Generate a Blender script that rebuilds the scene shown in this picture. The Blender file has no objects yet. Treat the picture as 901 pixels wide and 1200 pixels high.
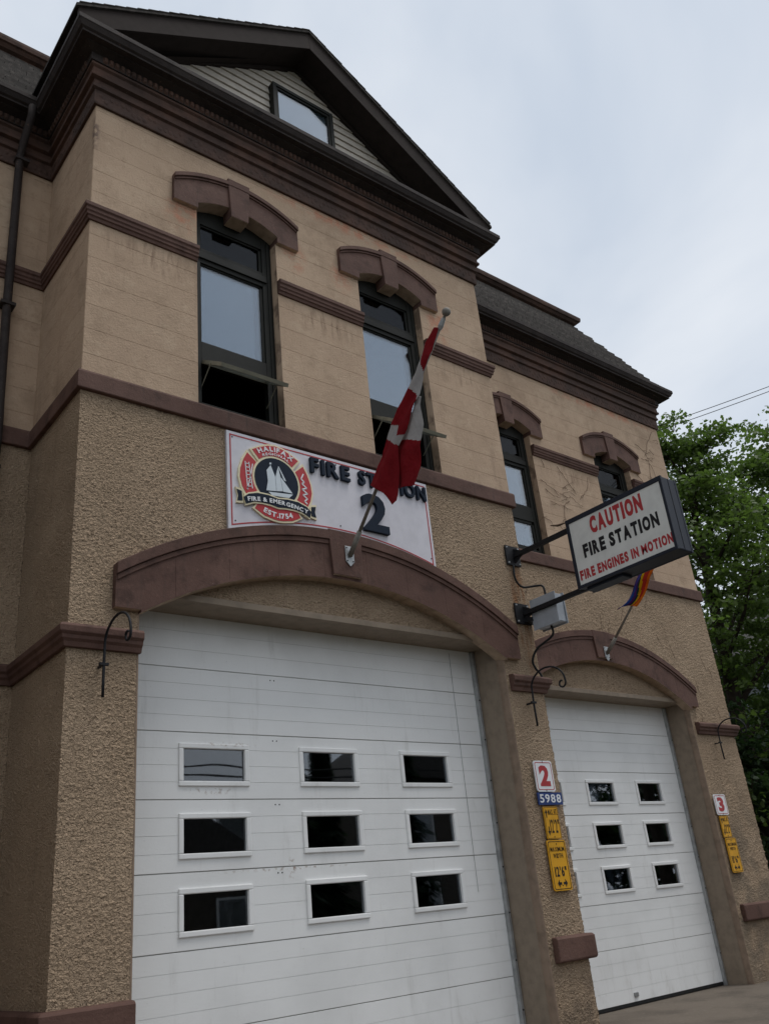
import bpy, bmesh, math, random
import numpy as np
from mathutils import Vector, Matrix, noise as mnoise
random.seed(7); np.random.seed(7)
scene = bpy.context.scene
COL = scene.collection
# ------------------------------------------------------------------ camera
cam_d = bpy.data.cameras.new("camera"); cam = bpy.data.objects.new("camera", cam_d); COL.objects.link(cam)
RX = Vector((0.78020899, -0.61820838, -0.09535373))
DN = Vector((0.18947825, 0.37885137, -0.90585298))
FW = Vector((0.5961308, 0.68868718, 0.41272029))
M = Matrix(((RX.x, -DN.x, -FW.x), (RX.y, -DN.y, -FW.y), (RX.z, -DN.z, -FW.z))).to_4x4()
M.translation = Vector((-2.24338, -6.32935, 1.25))
cam.matrix_world = M
cam_d.sensor_fit = 'VERTICAL'; cam_d.sensor_height = 36.0
cam_d.lens = 1032.18/1200*36.0
cam_d.clip_start = 0.05; cam_d.clip_end = 2000
scene.camera = cam
# ------------------------------------------------------------------ sky, sun, exposure
SUN_EL, SUN_AZ = 70.0, 42.0          # azimuth measured from -Y (street side) towards +X
world = bpy.data.worlds.new("World"); scene.world = world; world.use_nodes = True
nt = world.node_tree; nt.nodes.clear()
def wn(t, **k):
    n = nt.nodes.new(t)
    for a, b in k.items(): setattr(n, a, b)
    return n
out = wn('ShaderNodeOutputWorld'); bg = wn('ShaderNodeBackground')
sky = wn('ShaderNodeTexSky', sky_type='NISHITA', sun_disc=False)
sky.sun_elevation = math.radians(SUN_EL); sky.sun_rotation = math.radians(180-SUN_AZ)
sky.air_density = 1.0; sky.dust_density = 2.5
tc = wn('ShaderNodeTexCoord'); mp = wn('ShaderNodeMapping'); mp.inputs['Scale'].default_value = (1.0, 1.0, 1.4)
n1 = wn('ShaderNodeTexNoise'); n1.inputs['Scale'].default_value = 2.3; n1.inputs['Detail'].default_value = 5; n1.inputs['Roughness'].default_value = 0.5
n1.inputs['Distortion'].default_value = 0.4
rp = wn('ShaderNodeValToRGB')
rp.color_ramp.elements[0].position = 0.33; rp.color_ramp.elements[0].color = (6.2, 6.95, 8.0, 1)
rp.color_ramp.elements[1].position = 0.68; rp.color_ramp.elements[1].color = (9.1, 9.45, 9.9, 1)
mx = wn('ShaderNodeMixRGB'); mx.inputs['Fac'].default_value = 0.9
nt.links.new(tc.outputs['Generated'], mp.inputs['Vector']); nt.links.new(mp.outputs[0], n1.inputs['Vector'])
nt.links.new(n1.outputs['Fac'], rp.inputs['Fac'])
nt.links.new(sky.outputs[0], mx.inputs['Color1']); nt.links.new(rp.outputs[0], mx.inputs['Color2'])
nt.links.new(mx.outputs[0], bg.inputs['Color']); bg.inputs['Strength'].default_value = 0.1
nt.links.new(bg.outputs[0], out.inputs['Surface'])
sd = bpy.data.lights.new("sun", 'SUN'); sd.energy = 1.5; sd.angle = math.radians(25); sd.color = (1.0, 0.97, 0.93)
so = bpy.data.objects.new("sun", sd); COL.objects.link(so)
el, az = math.radians(SUN_EL), math.radians(SUN_AZ)
sv = Vector((math.cos(el)*math.sin(az), -math.cos(el)*math.cos(az), math.sin(el)))   # towards the sun
so.rotation_euler = sv.to_track_quat('Z', 'Y').to_euler()
vs = scene.view_settings
vs.view_transform = 'Standard'; vs.look = 'None'; vs.exposure = 0.0; vs.gamma = 1.0; vs.use_curve_mapping = False

# ------------------------------------------------------------------ materials
class MT:
    def __init__(s, name, rough=0.8, spec=0.3):
        s.m = bpy.data.materials.new(name); s.m.use_nodes = True
        s.t = s.m.node_tree; s.b = s.t.nodes['Principled BSDF']
        s.b.inputs['Roughness'].default_value = rough
        s.b.inputs['Specular IOR Level'].default_value = spec
        s.g = s.n('ShaderNodeNewGeometry'); s.P = s.g.outputs['Position']; s.c = None; s.h = None
    def n(s, t, **k):
        n = s.t.nodes.new(t)
        for a, b in k.items(): setattr(n, a, b)
        return n
    def L(s, a, b): s.t.links.new(a, b)
    def noise(s, scale, detail=4, rough=0.55, stretch=None, dist=0.0):
        n = s.n('ShaderNodeTexNoise'); n.inputs['Scale'].default_value = scale
        n.inputs['Detail'].default_value = detail; n.inputs['Roughness'].default_value = rough; n.inputs['Distortion'].default_value = dist
        if stretch:
            m = s.n('ShaderNodeMapping'); m.inputs['Scale'].default_value = stretch; s.L(s.P, m.inputs['Vector']); s.L(m.outputs[0], n.inputs['Vector'])
        else: s.L(s.P, n.inputs['Vector'])
        return n.outputs['Fac']
    def rng(s, v, a, b, c=0.0, d=1.0):
        r = s.n('ShaderNodeMapRange'); r.interpolation_type = 'SMOOTHSTEP'; s.L(v, r.inputs['Value'])
        r.inputs['From Min'].default_value = a; r.inputs['From Max'].default_value = b
        r.inputs['To Min'].default_value = c; r.inputs['To Max'].default_value = d
        return r.outputs[0]
    def mul(s, a, b, op='MULTIPLY'):
        m = s.n('ShaderNodeMath', operation=op)
        for i, x in enumerate((a, b)):
            if isinstance(x, (int, float)): m.inputs[i].default_value = x
            else: s.L(x, m.inputs[i])
        return m.outputs[0]
    def col(s, c): s.c = (*c, 1); s.b.inputs['Base Color'].default_value = s.c; return s
    def mix(s, c2, fac):
        m = s.n('ShaderNodeMixRGB')
        if isinstance(s.c, tuple): m.inputs['Color1'].default_value = s.c
        else: s.L(s.c, m.inputs['Color1'])
        m.inputs['Color2'].default_value = (*c2, 1)
        if isinstance(fac, (int, float)): m.inputs['Fac'].default_value = fac
        else: s.L(fac, m.inputs['Fac'])
        s.c = m.outputs[0]; s.L(s.c, s.b.inputs['Base Color']); return s
    def blob(s, cx, cy, cz, rx, ry, rz):
        a = s.n('ShaderNodeVectorMath', operation='SUBTRACT'); s.L(s.P, a.inputs[0]); a.inputs[1].default_value = (cx, cy, cz)
        d = s.n('ShaderNodeVectorMath', operation='DIVIDE'); s.L(a.outputs[0], d.inputs[0]); d.inputs[1].default_value = (rx, ry, rz)
        l = s.n('ShaderNodeVectorMath', operation='LENGTH'); s.L(d.outputs[0], l.inputs[0])
        return s.rng(l.outputs['Value'], 0.2, 1.0, 1.0, 0.0)
    def objrand(s, dark, lite):
        o = s.n('ShaderNodeObjectInfo'); r = s.n('ShaderNodeMapRange'); s.L(o.outputs['Random'], r.inputs['Value'])
        r.inputs['To Min'].default_value = dark; r.inputs['To Max'].default_value = lite
        h = s.n('ShaderNodeHueSaturation'); s.L(r.outputs[0], h.inputs['Value'])
        if isinstance(s.c, tuple): h.inputs['Color'].default_value = s.c
        else: s.L(s.c, h.inputs['Color'])
        s.c = h.outputs[0]; s.L(s.c, s.b.inputs['Base Color']); return s
    def bump(s, fac, dist, strength=1.0):
        b = s.n('ShaderNodeBump'); b.inputs['Distance'].default_value = dist; b.inputs['Strength'].default_value = strength
        s.L(fac, b.inputs['Height'])
        if s.h is not None: s.L(s.h, b.inputs['Normal'])
        s.h = b.outputs[0]; s.L(s.h, s.b.inputs['Normal']); return s
    def roughvar(s, fac, a, b): s.L(s.rng(fac, 0.3, 0.7, a, b), s.b.inputs['Roughness']); return s
def simple(name, c, rough=0.6, spec=0.4, var=0.12, bump=0.0, metal=0.0, sc=9):
    t = MT(name, rough, spec).col(c)
    dk = tuple(x*(1-2.2*var) for x in c); t.mix(dk, t.rng(t.noise(sc), 0.35, 0.75))
    if bump: t.bump(t.noise(120, 2), bump)
    t.b.inputs['Metallic'].default_value = metal
    return t.m
MAT = {}
# rough-cast stucco of the ground storey
def stucco_mat(name, base, lite):
    t = MT(name, 0.93, 0.12).col(base)
    t.mix(lite, t.rng(t.noise(1.3, 5), 0.42, 0.72))
    t.mix(tuple(x*0.72 for x in base), t.rng(t.noise(0.75, 6, 0.62), 0.52, 0.78))
    t.mix(tuple(x*0.66 for x in base), t.mul(t.rng(t.noise(2.4, 5, 0.6, (3.5, 3.5, 0.35)), 0.55, 0.8), 0.55))
    t.mix(tuple(x*0.62 for x in base), t.mul(t.rng(t.noise(46, 3, 0.6), 0.55, 0.75), 0.5))
    t.mix(tuple(x*1.22 for x in base), t.mul(t.rng(t.noise(3.1, 3, 0.5), 0.62, 0.66), 0.35))
    t.mix((0.21, 0.155, 0.105), t.mul(t.rng(t.noise(75, 2, 0.5), 0.58, 0.68), 0.6))
    rust = t.mul(t.blob(5.12, -0.05, 4.2, 0.2, 0.9, 1.0), t.rng(t.noise(9, 5, 0.6, (1.6, 1.6, 0.3)), 0.4, 0.62))
    t.mix((0.33, 0.13, 0.045), t.mul(rust, 0.75))
    sz = t.n('ShaderNodeSeparateXYZ'); t.L(t.P, sz.inputs[0])
    t.mix((0.20, 0.155, 0.115), t.mul(t.mul(t.rng(sz.outputs[2], 0.1, 1.5, 1, 0), t.rng(t.noise(2.6, 6, 0.68), 0.40, 0.66)), 0.7))
    g = t.mul(t.blob(10.6, 1.2, 0.6, 1.3, 0.9, 2.6), t.rng(t.noise(3, 5), 0.4, 0.65))
    t.mix((0.20, 0.17, 0.13), t.mul(g, 0.65))
    t.bump(t.noise(58, 2, 0.5, (1.0, 1.0, 1.25), 0.6), 0.040, 1.0).bump(t.noise(130, 2, 0.5), 0.008, 0.8)
    return t.m
MAT['stucco'] = stucco_mat('rough_stucco', (0.460, 0.337, 0.230), (0.535, 0.398, 0.276))
# scored smooth render of the upper storey
def upper_mat():
    t = MT('scored_render', 0.9, 0.15).col((0.465, 0.336, 0.236))
    t.mix((0.515, 0.378, 0.268), t.rng(t.noise(1.1, 5), 0.42, 0.7))
    t.mix((0.35, 0.25, 0.172), t.mul(t.rng(t.noise(1.6, 7, 0.7), 0.47, 0.68), 0.75))
    t.mix((0.53, 0.40, 0.285), t.mul(t.rng(t.noise(4.5, 6, 0.7), 0.52, 0.66), 0.6))
    t.mix((0.31, 0.215, 0.145), t.mul(t.rng(t.noise(11, 6, 0.72), 0.55, 0.70), 0.45))
    t.mix((0.28, 0.195, 0.14), t.mul(t.rng(t.noise(1.9, 6, 0.65, (4, 4, 0.4)), 0.56, 0.8), 0.6))
    for c in ((0.95, 0, 7.95, .28, .5, .34), (2.3, 0, 8.0, .22, .5, .3), (2.95, 0, 8.0, .2, .5, .3), (4.42, 0, 7.9, .25, .5, .5), (3.2, 0, 8.82, 1.6, .5, .16), (9.5, 1.2, 8.82, 2, .5, .12)):
        t.mix((0.50, 0.20, 0.12), t.mul(t.mul(t.blob(*c), t.rng(t.noise(7, 5, 0.65), 0.4, 0.62)), 0.7))
    for c in ((0.7, 0, 7.22, .75, .5, .28), (2.65, 0, 7.22, .65, .5, .25), (8.2, 1.2, 7.2, .8, .5, .25), (4.7, 0, 7.22, .6, .5, .25)):
        t.mix((0.19, 0.12, 0.08), t.mul(t.mul(t.blob(*c), t.rng(t.noise(5, 6, 0.7, (3, 3, 0.5)), 0.47, 0.66)), 0.65))
    t.mix((0.2, 0.14, 0.11), t.mul(t.blob(0.0, 0.0, 8.5, .07, .09, .3), t.rng(t.noise(18, 4), 0.4, 0.6)))
    t.objrand(0.985, 1.015)
    t.bump(t.noise(45, 5, 0.7), 0.009, 0.9).bump(t.noise(9, 4), 0.008, 0.6)
    return t.m
MAT['upper'] = upper_mat()
t_ = MT('render_joint', 0.95, 0.1).col((0.45, 0.325, 0.228)); t_.mix((0.20, 0.14, 0.10), t_.rng(t_.noise(2.6, 5, 0.65), 0.47, 0.6)); MAT['joint'] = t_.m
def trim_mat(name, c, lite, red=0.0):
    t = MT(name, 0.75, 0.22).col(c)
    t.mix(lite, t.rng(t.noise(1.7, 6, 0.62), 0.40, 0.70))
    t.mix(tuple(x*0.55 for x in c), t.mul(t.rng(t.noise(5, 6, 0.68), 0.48, 0.72), 0.8))
    t.mix((0.065, 0.045, 0.037), t.mul(t.rng(t.noise(3.0, 6, 0.7, (3.5, 3.5, 0.5)), 0.55, 0.75), 0.6))
    t.mix((0.23, 0.135, 0.10), t.mul(t.rng(t.noise(30, 5, 0.72), 0.62, 0.70), 0.55))
    t.mix((0.30, 0.24, 0.20), t.mul(t.mul(t.rng(t.noise(70, 3, 0.6), 0.68, 0.72), t.rng(t.noise(2.3, 3), 0.5, 0.62)), 0.7))
    t.bump(t.noise(34, 6, 0.7), 0.006, 0.75).bump(t.noise(150, 2), 0.0015, 0.6)
    return t.m
MAT['trim'] = trim_mat('brown_sandstone_paint', (0.108, 0.059, 0.046), (0.146, 0.083, 0.065))
MAT['cornice'] = trim_mat('dark_brown_cornice_paint', (0.068, 0.042, 0.033), (0.118, 0.064, 0.046))
MAT['gutter'] = trim_mat('near_black_gutter_metal', (0.036, 0.028, 0.026), (0.05, 0.040, 0.036))
MAT['smooth'] = simple('smooth_tan_paint', (0.28, 0.222, 0.165), 0.7, 0.3, 0.1, 0.0006)
MAT['soffit'] = simple('tan_soffit_paint', (0.46, 0.345, 0.25), 0.85, 0.2, 0.15, 0.002)
MAT['edge'] = simple('tan_edge_plaster', (0.28, 0.205, 0.15), 0.85, 0.2, 0.14, 0.002)
MAT['siding'] = simple('grey_green_siding', (0.55, 0.495, 0.43), 0.65, 0.3, 0.06, 0.0006)
MAT['rake'] = simple('charcoal_rake_metal', (0.034, 0.026, 0.023), 0.8, 0.12, 0.1)
def shingle():
    t = MT('asphalt_shingle', 0.95, 0.1).col((0.075, 0.068, 0.062))
    t.mix((0.12, 0.105, 0.095), t.rng(t.noise(14, 3), 0.45, 0.7)); t.objrand(0.8, 1.15)
    t.bump(t.noise(90, 3), 0.006); return t.m
MAT['shingle'] = shingle()
MAT['frame'] = simple('dark_olive_window_paint', (0.016, 0.016, 0.013), 0.6, 0.2, 0.1)
MAT['alu'] = simple('olive_aluminium', (0.26, 0.25, 0.19), 0.45, 0.5, 0.1)
MAT['blind'] = simple('pale_roller_blind', (0.80, 0.82, 0.83), 0.8, 0.2, 0.03)
MAT['dark'] = simple('unlit_interior', (0.13, 0.13, 0.125), 0.9, 0.1)
def door_mat():
    t = MT('white_door_enamel', 0.45, 0.4).col((0.84, 0.84, 0.825))
    t.mix((0.76, 0.76, 0.745), t.rng(t.noise(1.4, 5), 0.42, 0.75))
    t.mix((0.52, 0.51, 0.48), t.mul(t.rng(t.noise(2.2, 6, 0.7, (3, 3, 0.4)), 0.55, 0.8), 0.45))
    for c in ((2.16, .43, 1.66, .05, .3, .16), (1.55, .43, 2.68, .35, .3, .03), (1.4, .43, 2.3, .3, .3, .04), (2.1, .43, 1.67, .9, .3, .02)):
        t.mix((0.23, 0.12, 0.05), t.mul(t.mul(t.blob(*c), t.rng(t.noise(24, 5, 0.65), 0.48, 0.64)), 0.6))
    t.mix((0.3, 0.29, 0.27), t.mul(t.rng(t.noise(55, 3, 0.6), 0.70, 0.78), 0.5))
    sz = t.n('ShaderNodeSeparateXYZ'); t.L(t.P, sz.inputs[0])
    t.mix((0.34, 0.30, 0.25), t.mul(t.mul(t.rng(sz.outputs[2], -.1, .75, 1, 0), t.rng(t.noise(3.2, 6, 0.7, (2, 2, 0.7)), 0.45, 0.75)), 0.32))
    t.bump(t.noise(70, 3), 0.0012, 0.5).bump(t.noise(1.7, 2), 0.006, 0.6)
    return t.m
MAT['door'] = door_mat()
MAT['groove'] = simple('door_joint_dirt', (0.44, 0.425, 0.39), 0.9, 0.1)
MAT['galv'] = simple('galvanised_steel', (0.42, 0.43, 0.43), 0.45, 0.5, 0.15, 0, 0.5)
MAT['black'] = simple('black_iron_paint', (0.014, 0.014, 0.016), 0.6, 0.25, 0.1)
MAT['navy'] = simple('navy_sign_metal', (0.017, 0.021, 0.032), 0.5, 0.3, 0.08)
MAT['signwhite'] = simple('sign_panel_white', (0.66, 0.64, 0.68), 0.5, 0.35, 0.04)
MAT['caution_face'] = simple('aged_white_acrylic', (0.72, 0.72, 0.68), 0.35, 0.45, 0.07, 0, 0, 5)
MAT['red'] = simple('sign_red', (0.42, 0.035, 0.04), 0.45, 0.4, 0.05)
MAT['crimson'] = simple('emblem_red', (0.47, 0.03, 0.035), 0.45, 0.4, 0.05)
MAT['cream'] = simple('emblem_cream', (0.80, 0.71, 0.48), 0.45, 0.4, 0.05)
MAT['slate'] = simple('dark_blue_letter', (0.014, 0.022, 0.038), 0.7, 0.15, 0.08)
MAT['ink'] = simple('black_print', (0.012, 0.012, 0.014), 0.5, 0.3, 0.05)
MAT['white'] = simple('white_print', (0.78, 0.79, 0.80), 0.5, 0.3, 0.03)
MAT['yellow'] = simple('traffic_yellow', (0.72, 0.36, 0.015), 0.45, 0.4, 0.08)
MAT['blue'] = simple('number_plate_blue', (0.02, 0.045, 0.17), 0.4, 0.4, 0.06)
MAT['sail'] = simple('sail_white', (0.62, 0.68, 0.72), 0.5, 0.3, 0.03)
MAT['boxgrey'] = simple('grey_steel_box', (0.38, 0.41, 0.45), 0.45, 0.45, 0.08)
MAT['pole'] = simple('weathered_grey_pole', (0.23, 0.21, 0.18), 0.6, 0.3, 0.15, 0, 0, 25)
MAT['twig'] = simple('dead_vine', (0.13, 0.088, 0.06), 0.9, 0.1, 0.15)
MAT['bark'] = simple('bark', (0.055, 0.045, 0.036), 0.95, 0.1, 0.2, 0.01)
MAT['rubber'] = simple('black_rubber', (0.015, 0.015, 0.015), 0.7, 0.3)
MAT['cable'] = simple('cable', (0.012, 0.012, 0.012), 0.6, 0.3)
def cloth(name, c, tr=0.35):
    t = MT(name, 0.85, 0.15).col(c); t.mix(tuple(x*0.8 for x in c), t.rng(t.noise(6), 0.4, 0.7))
    tl = t.n('ShaderNodeBsdfTranslucent'); tl.inputs['Color'].default_value = (*c, 1)
    ms = t.n('ShaderNodeMixShader'); ms.inputs[0].default_value = tr
    o = t.t.nodes['Material Output']; t.L(t.b.outputs[0], ms.inputs[1]); t.L(tl.outputs[0], ms.inputs[2]); t.L(ms.outputs[0], o.inputs['Surface'])
    t.bump(t.noise(300, 1), 0.0008); return t.m
for k, c in dict(f_red=(0.27, 0.014, 0.02), f_white=(0.50, 0.48, 0.47), p_violet=(0.10, 0.03, 0.20), p_blue=(0.02, 0.08, 0.34), p_green=(0.015, 0.07, 0.06), p_yellow=(0.68, 0.42, 0.01), p_orange=(0.68, 0.17, 0.01), p_red=(0.52, 0.05, 0.03)).items(): MAT[k] = cloth('flag_'+k, c)
def leaf(name, c):
    t = MT(name, 0.55, 0.35).col(c); t.mix(tuple(x*1.7 for x in c), t.rng(t.noise(0.9, 3), 0.45, 0.75)); t.mix(tuple(x*0.55 for x in c), t.rng(t.noise(5, 2), 0.5, 0.7))
    tl = t.n('ShaderNodeBsdfTranslucent'); tl.inputs['Color'].default_value = (c[0]*1.5, c[1]*1.8, c[2], 1)
    ms = t.n('ShaderNodeMixShader'); ms.inputs[0].default_value = 0.42
    o = t.t.nodes['Material Output']; t.L(t.b.outputs[0], ms.inputs[1]); t.L(tl.outputs[0], ms.inputs[2]); t.L(ms.outputs[0], o.inputs['Surface'])
    return t.m
MAT['leaf'] = leaf('maple_leaf_green', (0.082, 0.118, 0.034)); MAT['leaf2'] = leaf('dull_leaf_green', (0.026, 0.046, 0.020)); MAT['needle'] = leaf('conifer_green', (0.020, 0.038, 0.020))
def glass(name, boost=1.0, tint=(0.85, 0.9, 0.92)):
    t = MT(name); o = t.t.nodes['Material Output']
    tr = t.n('ShaderNodeBsdfTransparent'); tr.inputs[0].default_value = (*tint, 1)
    gl = t.n('ShaderNodeBsdfGlossy'); gl.inputs['Roughness'].default_value = 0.015; gl.inputs[0].default_value = (0.92, 0.95, 1, 1)
    fr = t.n('ShaderNodeFresnel'); fr.inputs['IOR'].default_value = 1.52
    bp = t.n('ShaderNodeBump'); bp.inputs['Distance'].default_value = 0.002; t.L(t.noise(1.3, 1), bp.inputs['Height']); t.L(bp.outputs[0], gl.inputs['Normal'])
    f = t.mul(fr.outputs[0], boost); f = t.mul(f, 0.9, 'MINIMUM')
    ms = t.n('ShaderNodeMixShader'); t.L(f, ms.inputs[0]); t.L(tr.outputs[0], ms.inputs[1]); t.L(gl.outputs[0], ms.inputs[2]); t.L(ms.outputs[0], o.inputs['Surface'])
    return t.m
MAT['glass'] = glass('double_glazing', 1.9); MAT['glass_dark'] = glass('door_glazing', 2.3, (0.6, 0.62, 0.62)); MAT['glass_gable'] = glass('coated_glazing', 2.6)
MAT['glass_tr'] = glass('transom_glazing', 0.14, (0.45, 0.45, 0.45))
def concrete():
    t = MT('apron_concrete', 0.9, 0.15).col((0.155, 0.130, 0.105)); t.mix((0.105, 0.088, 0.072), t.rng(t.noise(1.4, 6), 0.42, 0.72)); t.mix((0.21, 0.185, 0.155), t.mul(t.rng(t.noise(22, 5), 0.55, 0.72), 0.5))
    t.bump(t.noise(60, 5), 0.006); return t.m
MAT['concrete'] = concrete()
def asphalt():
    t = MT('asphalt', 0.92, 0.15).col((0.055, 0.054, 0.052)); t.mix((0.085, 0.082, 0.078), t.rng(t.noise(1.2, 6), 0.42, 0.7)); t.bump(t.noise(120, 3), 0.006); return t.m
MAT['asphalt'] = asphalt()
MAT['grass'] = simple('grass', (0.045, 0.075, 0.022), 0.95, 0.1, 0.2, 0.02)
MAT['brickhouse'] = simple('grey_house_boards', (0.22, 0.23, 0.24), 0.8, 0.2); MAT['houseroof'] = simple('house_roof', (0.08, 0.075, 0.07), 0.9, 0.1)
MAT['housered'] = simple('brown_house_boards', (0.10, 0.085, 0.07), 0.8, 0.2); MAT['housecream'] = simple('cream_house_boards', (0.42, 0.38, 0.30), 0.8, 0.2)

# ------------------------------------------------------------------ mesh helpers
class MB:
    def __init__(s): s.v = []; s.f = []; s.mi = []
    def add(s, vs, fs, mi=0):
        b = len(s.v); s.v += [tuple(map(float, p)) for p in vs]; s.f += [tuple(b+i for i in f) for f in fs]; s.mi += [mi]*len(fs); return s
    def box(s, x0, x1, y0, y1, z0, z1, mi=0):
        return s.add([(x0,y0,z0),(x1,y0,z0),(x1,y1,z0),(x0,y1,z0),(x0,y0,z1),(x1,y0,z1),(x1,y1,z1),(x0,y1,z1)],
                     [(0,1,5,4),(1,2,6,5),(2,3,7,6),(3,0,4,7),(4,5,6,7),(3,2,1,0)], mi)
    def prism(s, poly, y0, y1, mi=0, ax='xz', ins=0.0):
        n = len(poly)
        def P(a, b, y):
            return (a, y, b) if ax == 'xz' else ((y, a, b) if ax == 'yz' else (a, b, y))
        vs = [P(a, b, y0) for a, b in poly] + [P(a, b, y1) for a, b in poly]
        return s.add(vs, [tuple(range(n)), tuple(range(2*n-1, n-1, -1))] + [(i, (i+1) % n, n+(i+1) % n, n+i) for i in range(n)], mi)
    def tube(s, pts, r, n=8, mi=0, cap=True):
        pts = [Vector(p) for p in pts]; rs = r if isinstance(r, (list, tuple)) else [r]*len(pts)
        b = len(s.v); up = Vector((0.31, 0.17, 0.93)).normalized(); rings = []
        for i, p in enumerate(pts):
            d = (pts[min(i+1, len(pts)-1)]-pts[max(i-1, 0)]).normalized()
            a = d.cross(up)
            if a.length < 1e-3: a = d.cross(Vector((1, 0, 0)))
            a.normalize(); c = d.cross(a)
            rings.append([p+(a*math.cos(2*math.pi*k/n)+c*math.sin(2*math.pi*k/n))*rs[i] for k in range(n)])
        vs = [q for rg in rings for q in rg]; fs = []
        for i in range(len(pts)-1):
            for k in range(n): fs.append((i*n+k, i*n+(k+1) % n, (i+1)*n+(k+1) % n, (i+1)*n+k))
        if cap: fs += [tuple(range(n-1, -1, -1)), tuple(range((len(pts)-1)*n, len(pts)*n))]
        return s.add(vs, fs, mi)
    def sweep(s, path, prof, mi=0):
        n = len(prof); L = len(path); vs = []
        seg = []
        for i in range(L-1):
            dx, dy = path[i+1][0]-path[i][0], path[i+1][1]-path[i][1]; l = math.hypot(dx, dy); seg.append((dy/l, -dx/l))
        for i, (x, y) in enumerate(path):
            a = seg[max(i-1, 0)]; b = seg[min(i, L-2)]; k = 1+a[0]*b[0]+a[1]*b[1]
            o = ((a[0]+b[0])/k, (a[1]+b[1])/k)
            vs += [(x+o[0]*p, y+o[1]*p, z) for p, z in prof]
        fs = []
        for i in range(L-1):
            for k in range(n): fs.append((i*n+k, (i+1)*n+k, (i+1)*n+(k+1) % n, i*n+(k+1) % n))
        fs += [tuple(range(n)), tuple(range(L*n-1, (L-1)*n-1, -1))]
        return s.add(vs, fs, mi)
    def sphere(s, c, r, n=10, mi=0, sz=1.0):
        vs = [(c[0], c[1], c[2]+r*sz)]; fs = []; m = n//2
        for i in range(1, m):
            t = math.pi*i/m
            vs += [(c[0]+r*math.sin(t)*math.cos(2*math.pi*k/n), c[1]+r*math.sin(t)*math.sin(2*math.pi*k/n), c[2]+r*sz*math.cos(t)) for k in range(n)]
        vs.append((c[0], c[1], c[2]-r*sz)); e = len(vs)-1
        fs += [(0, 1+k, 1+(k+1) % n) for k in range(n)]
        for i in range(m-2): fs += [(1+i*n+k, 1+(i+1)*n+k, 1+(i+1)*n+(k+1) % n, 1+i*n+(k+1) % n) for k in range(n)]
        fs += [(e, 1+(m-2)*n+(k+1) % n, 1+(m-2)*n+k) for k in range(n)]
        return s.add(vs, fs, mi)
    def mesh(s, name, mats, org=(0, 0, 0), smooth=False, recalc=True):
        me = bpy.data.meshes.new(name)
        me.from_pydata([(a-org[0], b-org[1], c-org[2]) for a, b, c in s.v], [], s.f)
        if recalc:
            bm = bmesh.new(); bm.from_mesh(me); bmesh.ops.recalc_face_normals(bm, faces=bm.faces); bm.to_mesh(me); bm.free()
        for m in (mats if isinstance(mats, (list, tuple)) else [mats]): me.materials.append(MAT[m])
        if len(set(s.mi)) > 1: me.polygons.foreach_set('material_index', s.mi)
        if smooth: me.polygons.foreach_set('use_smooth', [True]*len(me.polygons))
        return me
ORG = {}
def link(name, me, parent=None, loc=(0, 0, 0)):
    o = bpy.data.objects.new(name, me); COL.objects.link(o); o.location = loc
    if parent is not None: o.parent = parent; ORG[o.name] = ORG.get(parent.name, (0, 0, 0))
    else: ORG[o.name] = tuple(loc)
    return o
def part(name, mb, mats, parent, smooth=False, bev=0.0, recalc=True):
    o = link(name, mb.mesh(name, mats, ORG[parent.name], smooth, recalc), parent)
    if bev: bevel(o, bev)
    return o
def bevel(o, w, seg=2):
    m = o.modifiers.new('bevel', 'BEVEL'); m.width = w; m.segments = seg; m.limit_method = 'ANGLE'; m.angle_limit = math.radians(40)
def tag(o, label, cat, group=None):
    o['label'] = label; o['category'] = cat
    if group: o['group'] = group
    return o
def thing(name, loc, label, cat, group=None):
    o = link(name, None, None, loc); return tag(o, label, cat, group)
def single(name, mb, mats, loc, label, cat, group=None, smooth=False, bev=0.0):
    o = link(name, mb.mesh(name, mats, loc, smooth), None, loc)
    if bev: bevel(o, bev)
    return tag(o, label, cat, group)
def struct(name, mb, mats):
    o = link(name, mb.mesh(name, mats)); o['kind'] = 'structure'; return o
def fastmesh(name, V, Q, mat, smooth=True):
    me = bpy.data.meshes.new(name); V = np.asarray(V, np.float32); Q = np.asarray(Q, np.int32)
    me.vertices.add(len(V)); me.vertices.foreach_set('co', V.ravel())
    k = Q.shape[1]; me.loops.add(Q.size); me.loops.foreach_set('vertex_index', Q.ravel())
    me.polygons.add(len(Q)); me.polygons.foreach_set('loop_start', np.arange(0, Q.size, k, dtype=np.int32))
    if smooth: me.polygons.foreach_set('use_smooth', np.ones(len(Q), bool))
    me.update(calc_edges=True); me.validate()
    for m in (mat if isinstance(mat, (list, tuple)) else [mat]): me.materials.append(MAT[m])
    return me
# glyphs of Blender's own font as outline meshes
GLY = {}
def glyph(c, bold):
    k = (c, bold)
    if k not in GLY:
        cu = bpy.data.curves.new('t', 'FONT'); cu.body = c; cu.size = 1.0; cu.extrude = 0.5; cu.offset = bold; cu.resolution_u = 3
        o = bpy.data.objects.new('t', cu); COL.objects.link(o); bpy.context.view_layer.update()
        me = bpy.data.meshes.new_from_object(o.evaluated_get(bpy.context.evaluated_depsgraph_get()))
        V = [tuple(v.co) for v in me.vertices]; F = [tuple(p.vertices) for p in me.polygons]
        bpy.data.objects.remove(o); bpy.data.curves.remove(cu); bpy.data.meshes.remove(me)
        x0, x1 = min(v[0] for v in V), max(v[0] for v in V); y0, y1 = min(v[1] for v in V), max(v[1] for v in V)
        GLY[k] = ([(x-x0, y, z) for x, y, z in V], F, x1-x0, y0, y1)
    return GLY[k]
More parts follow.
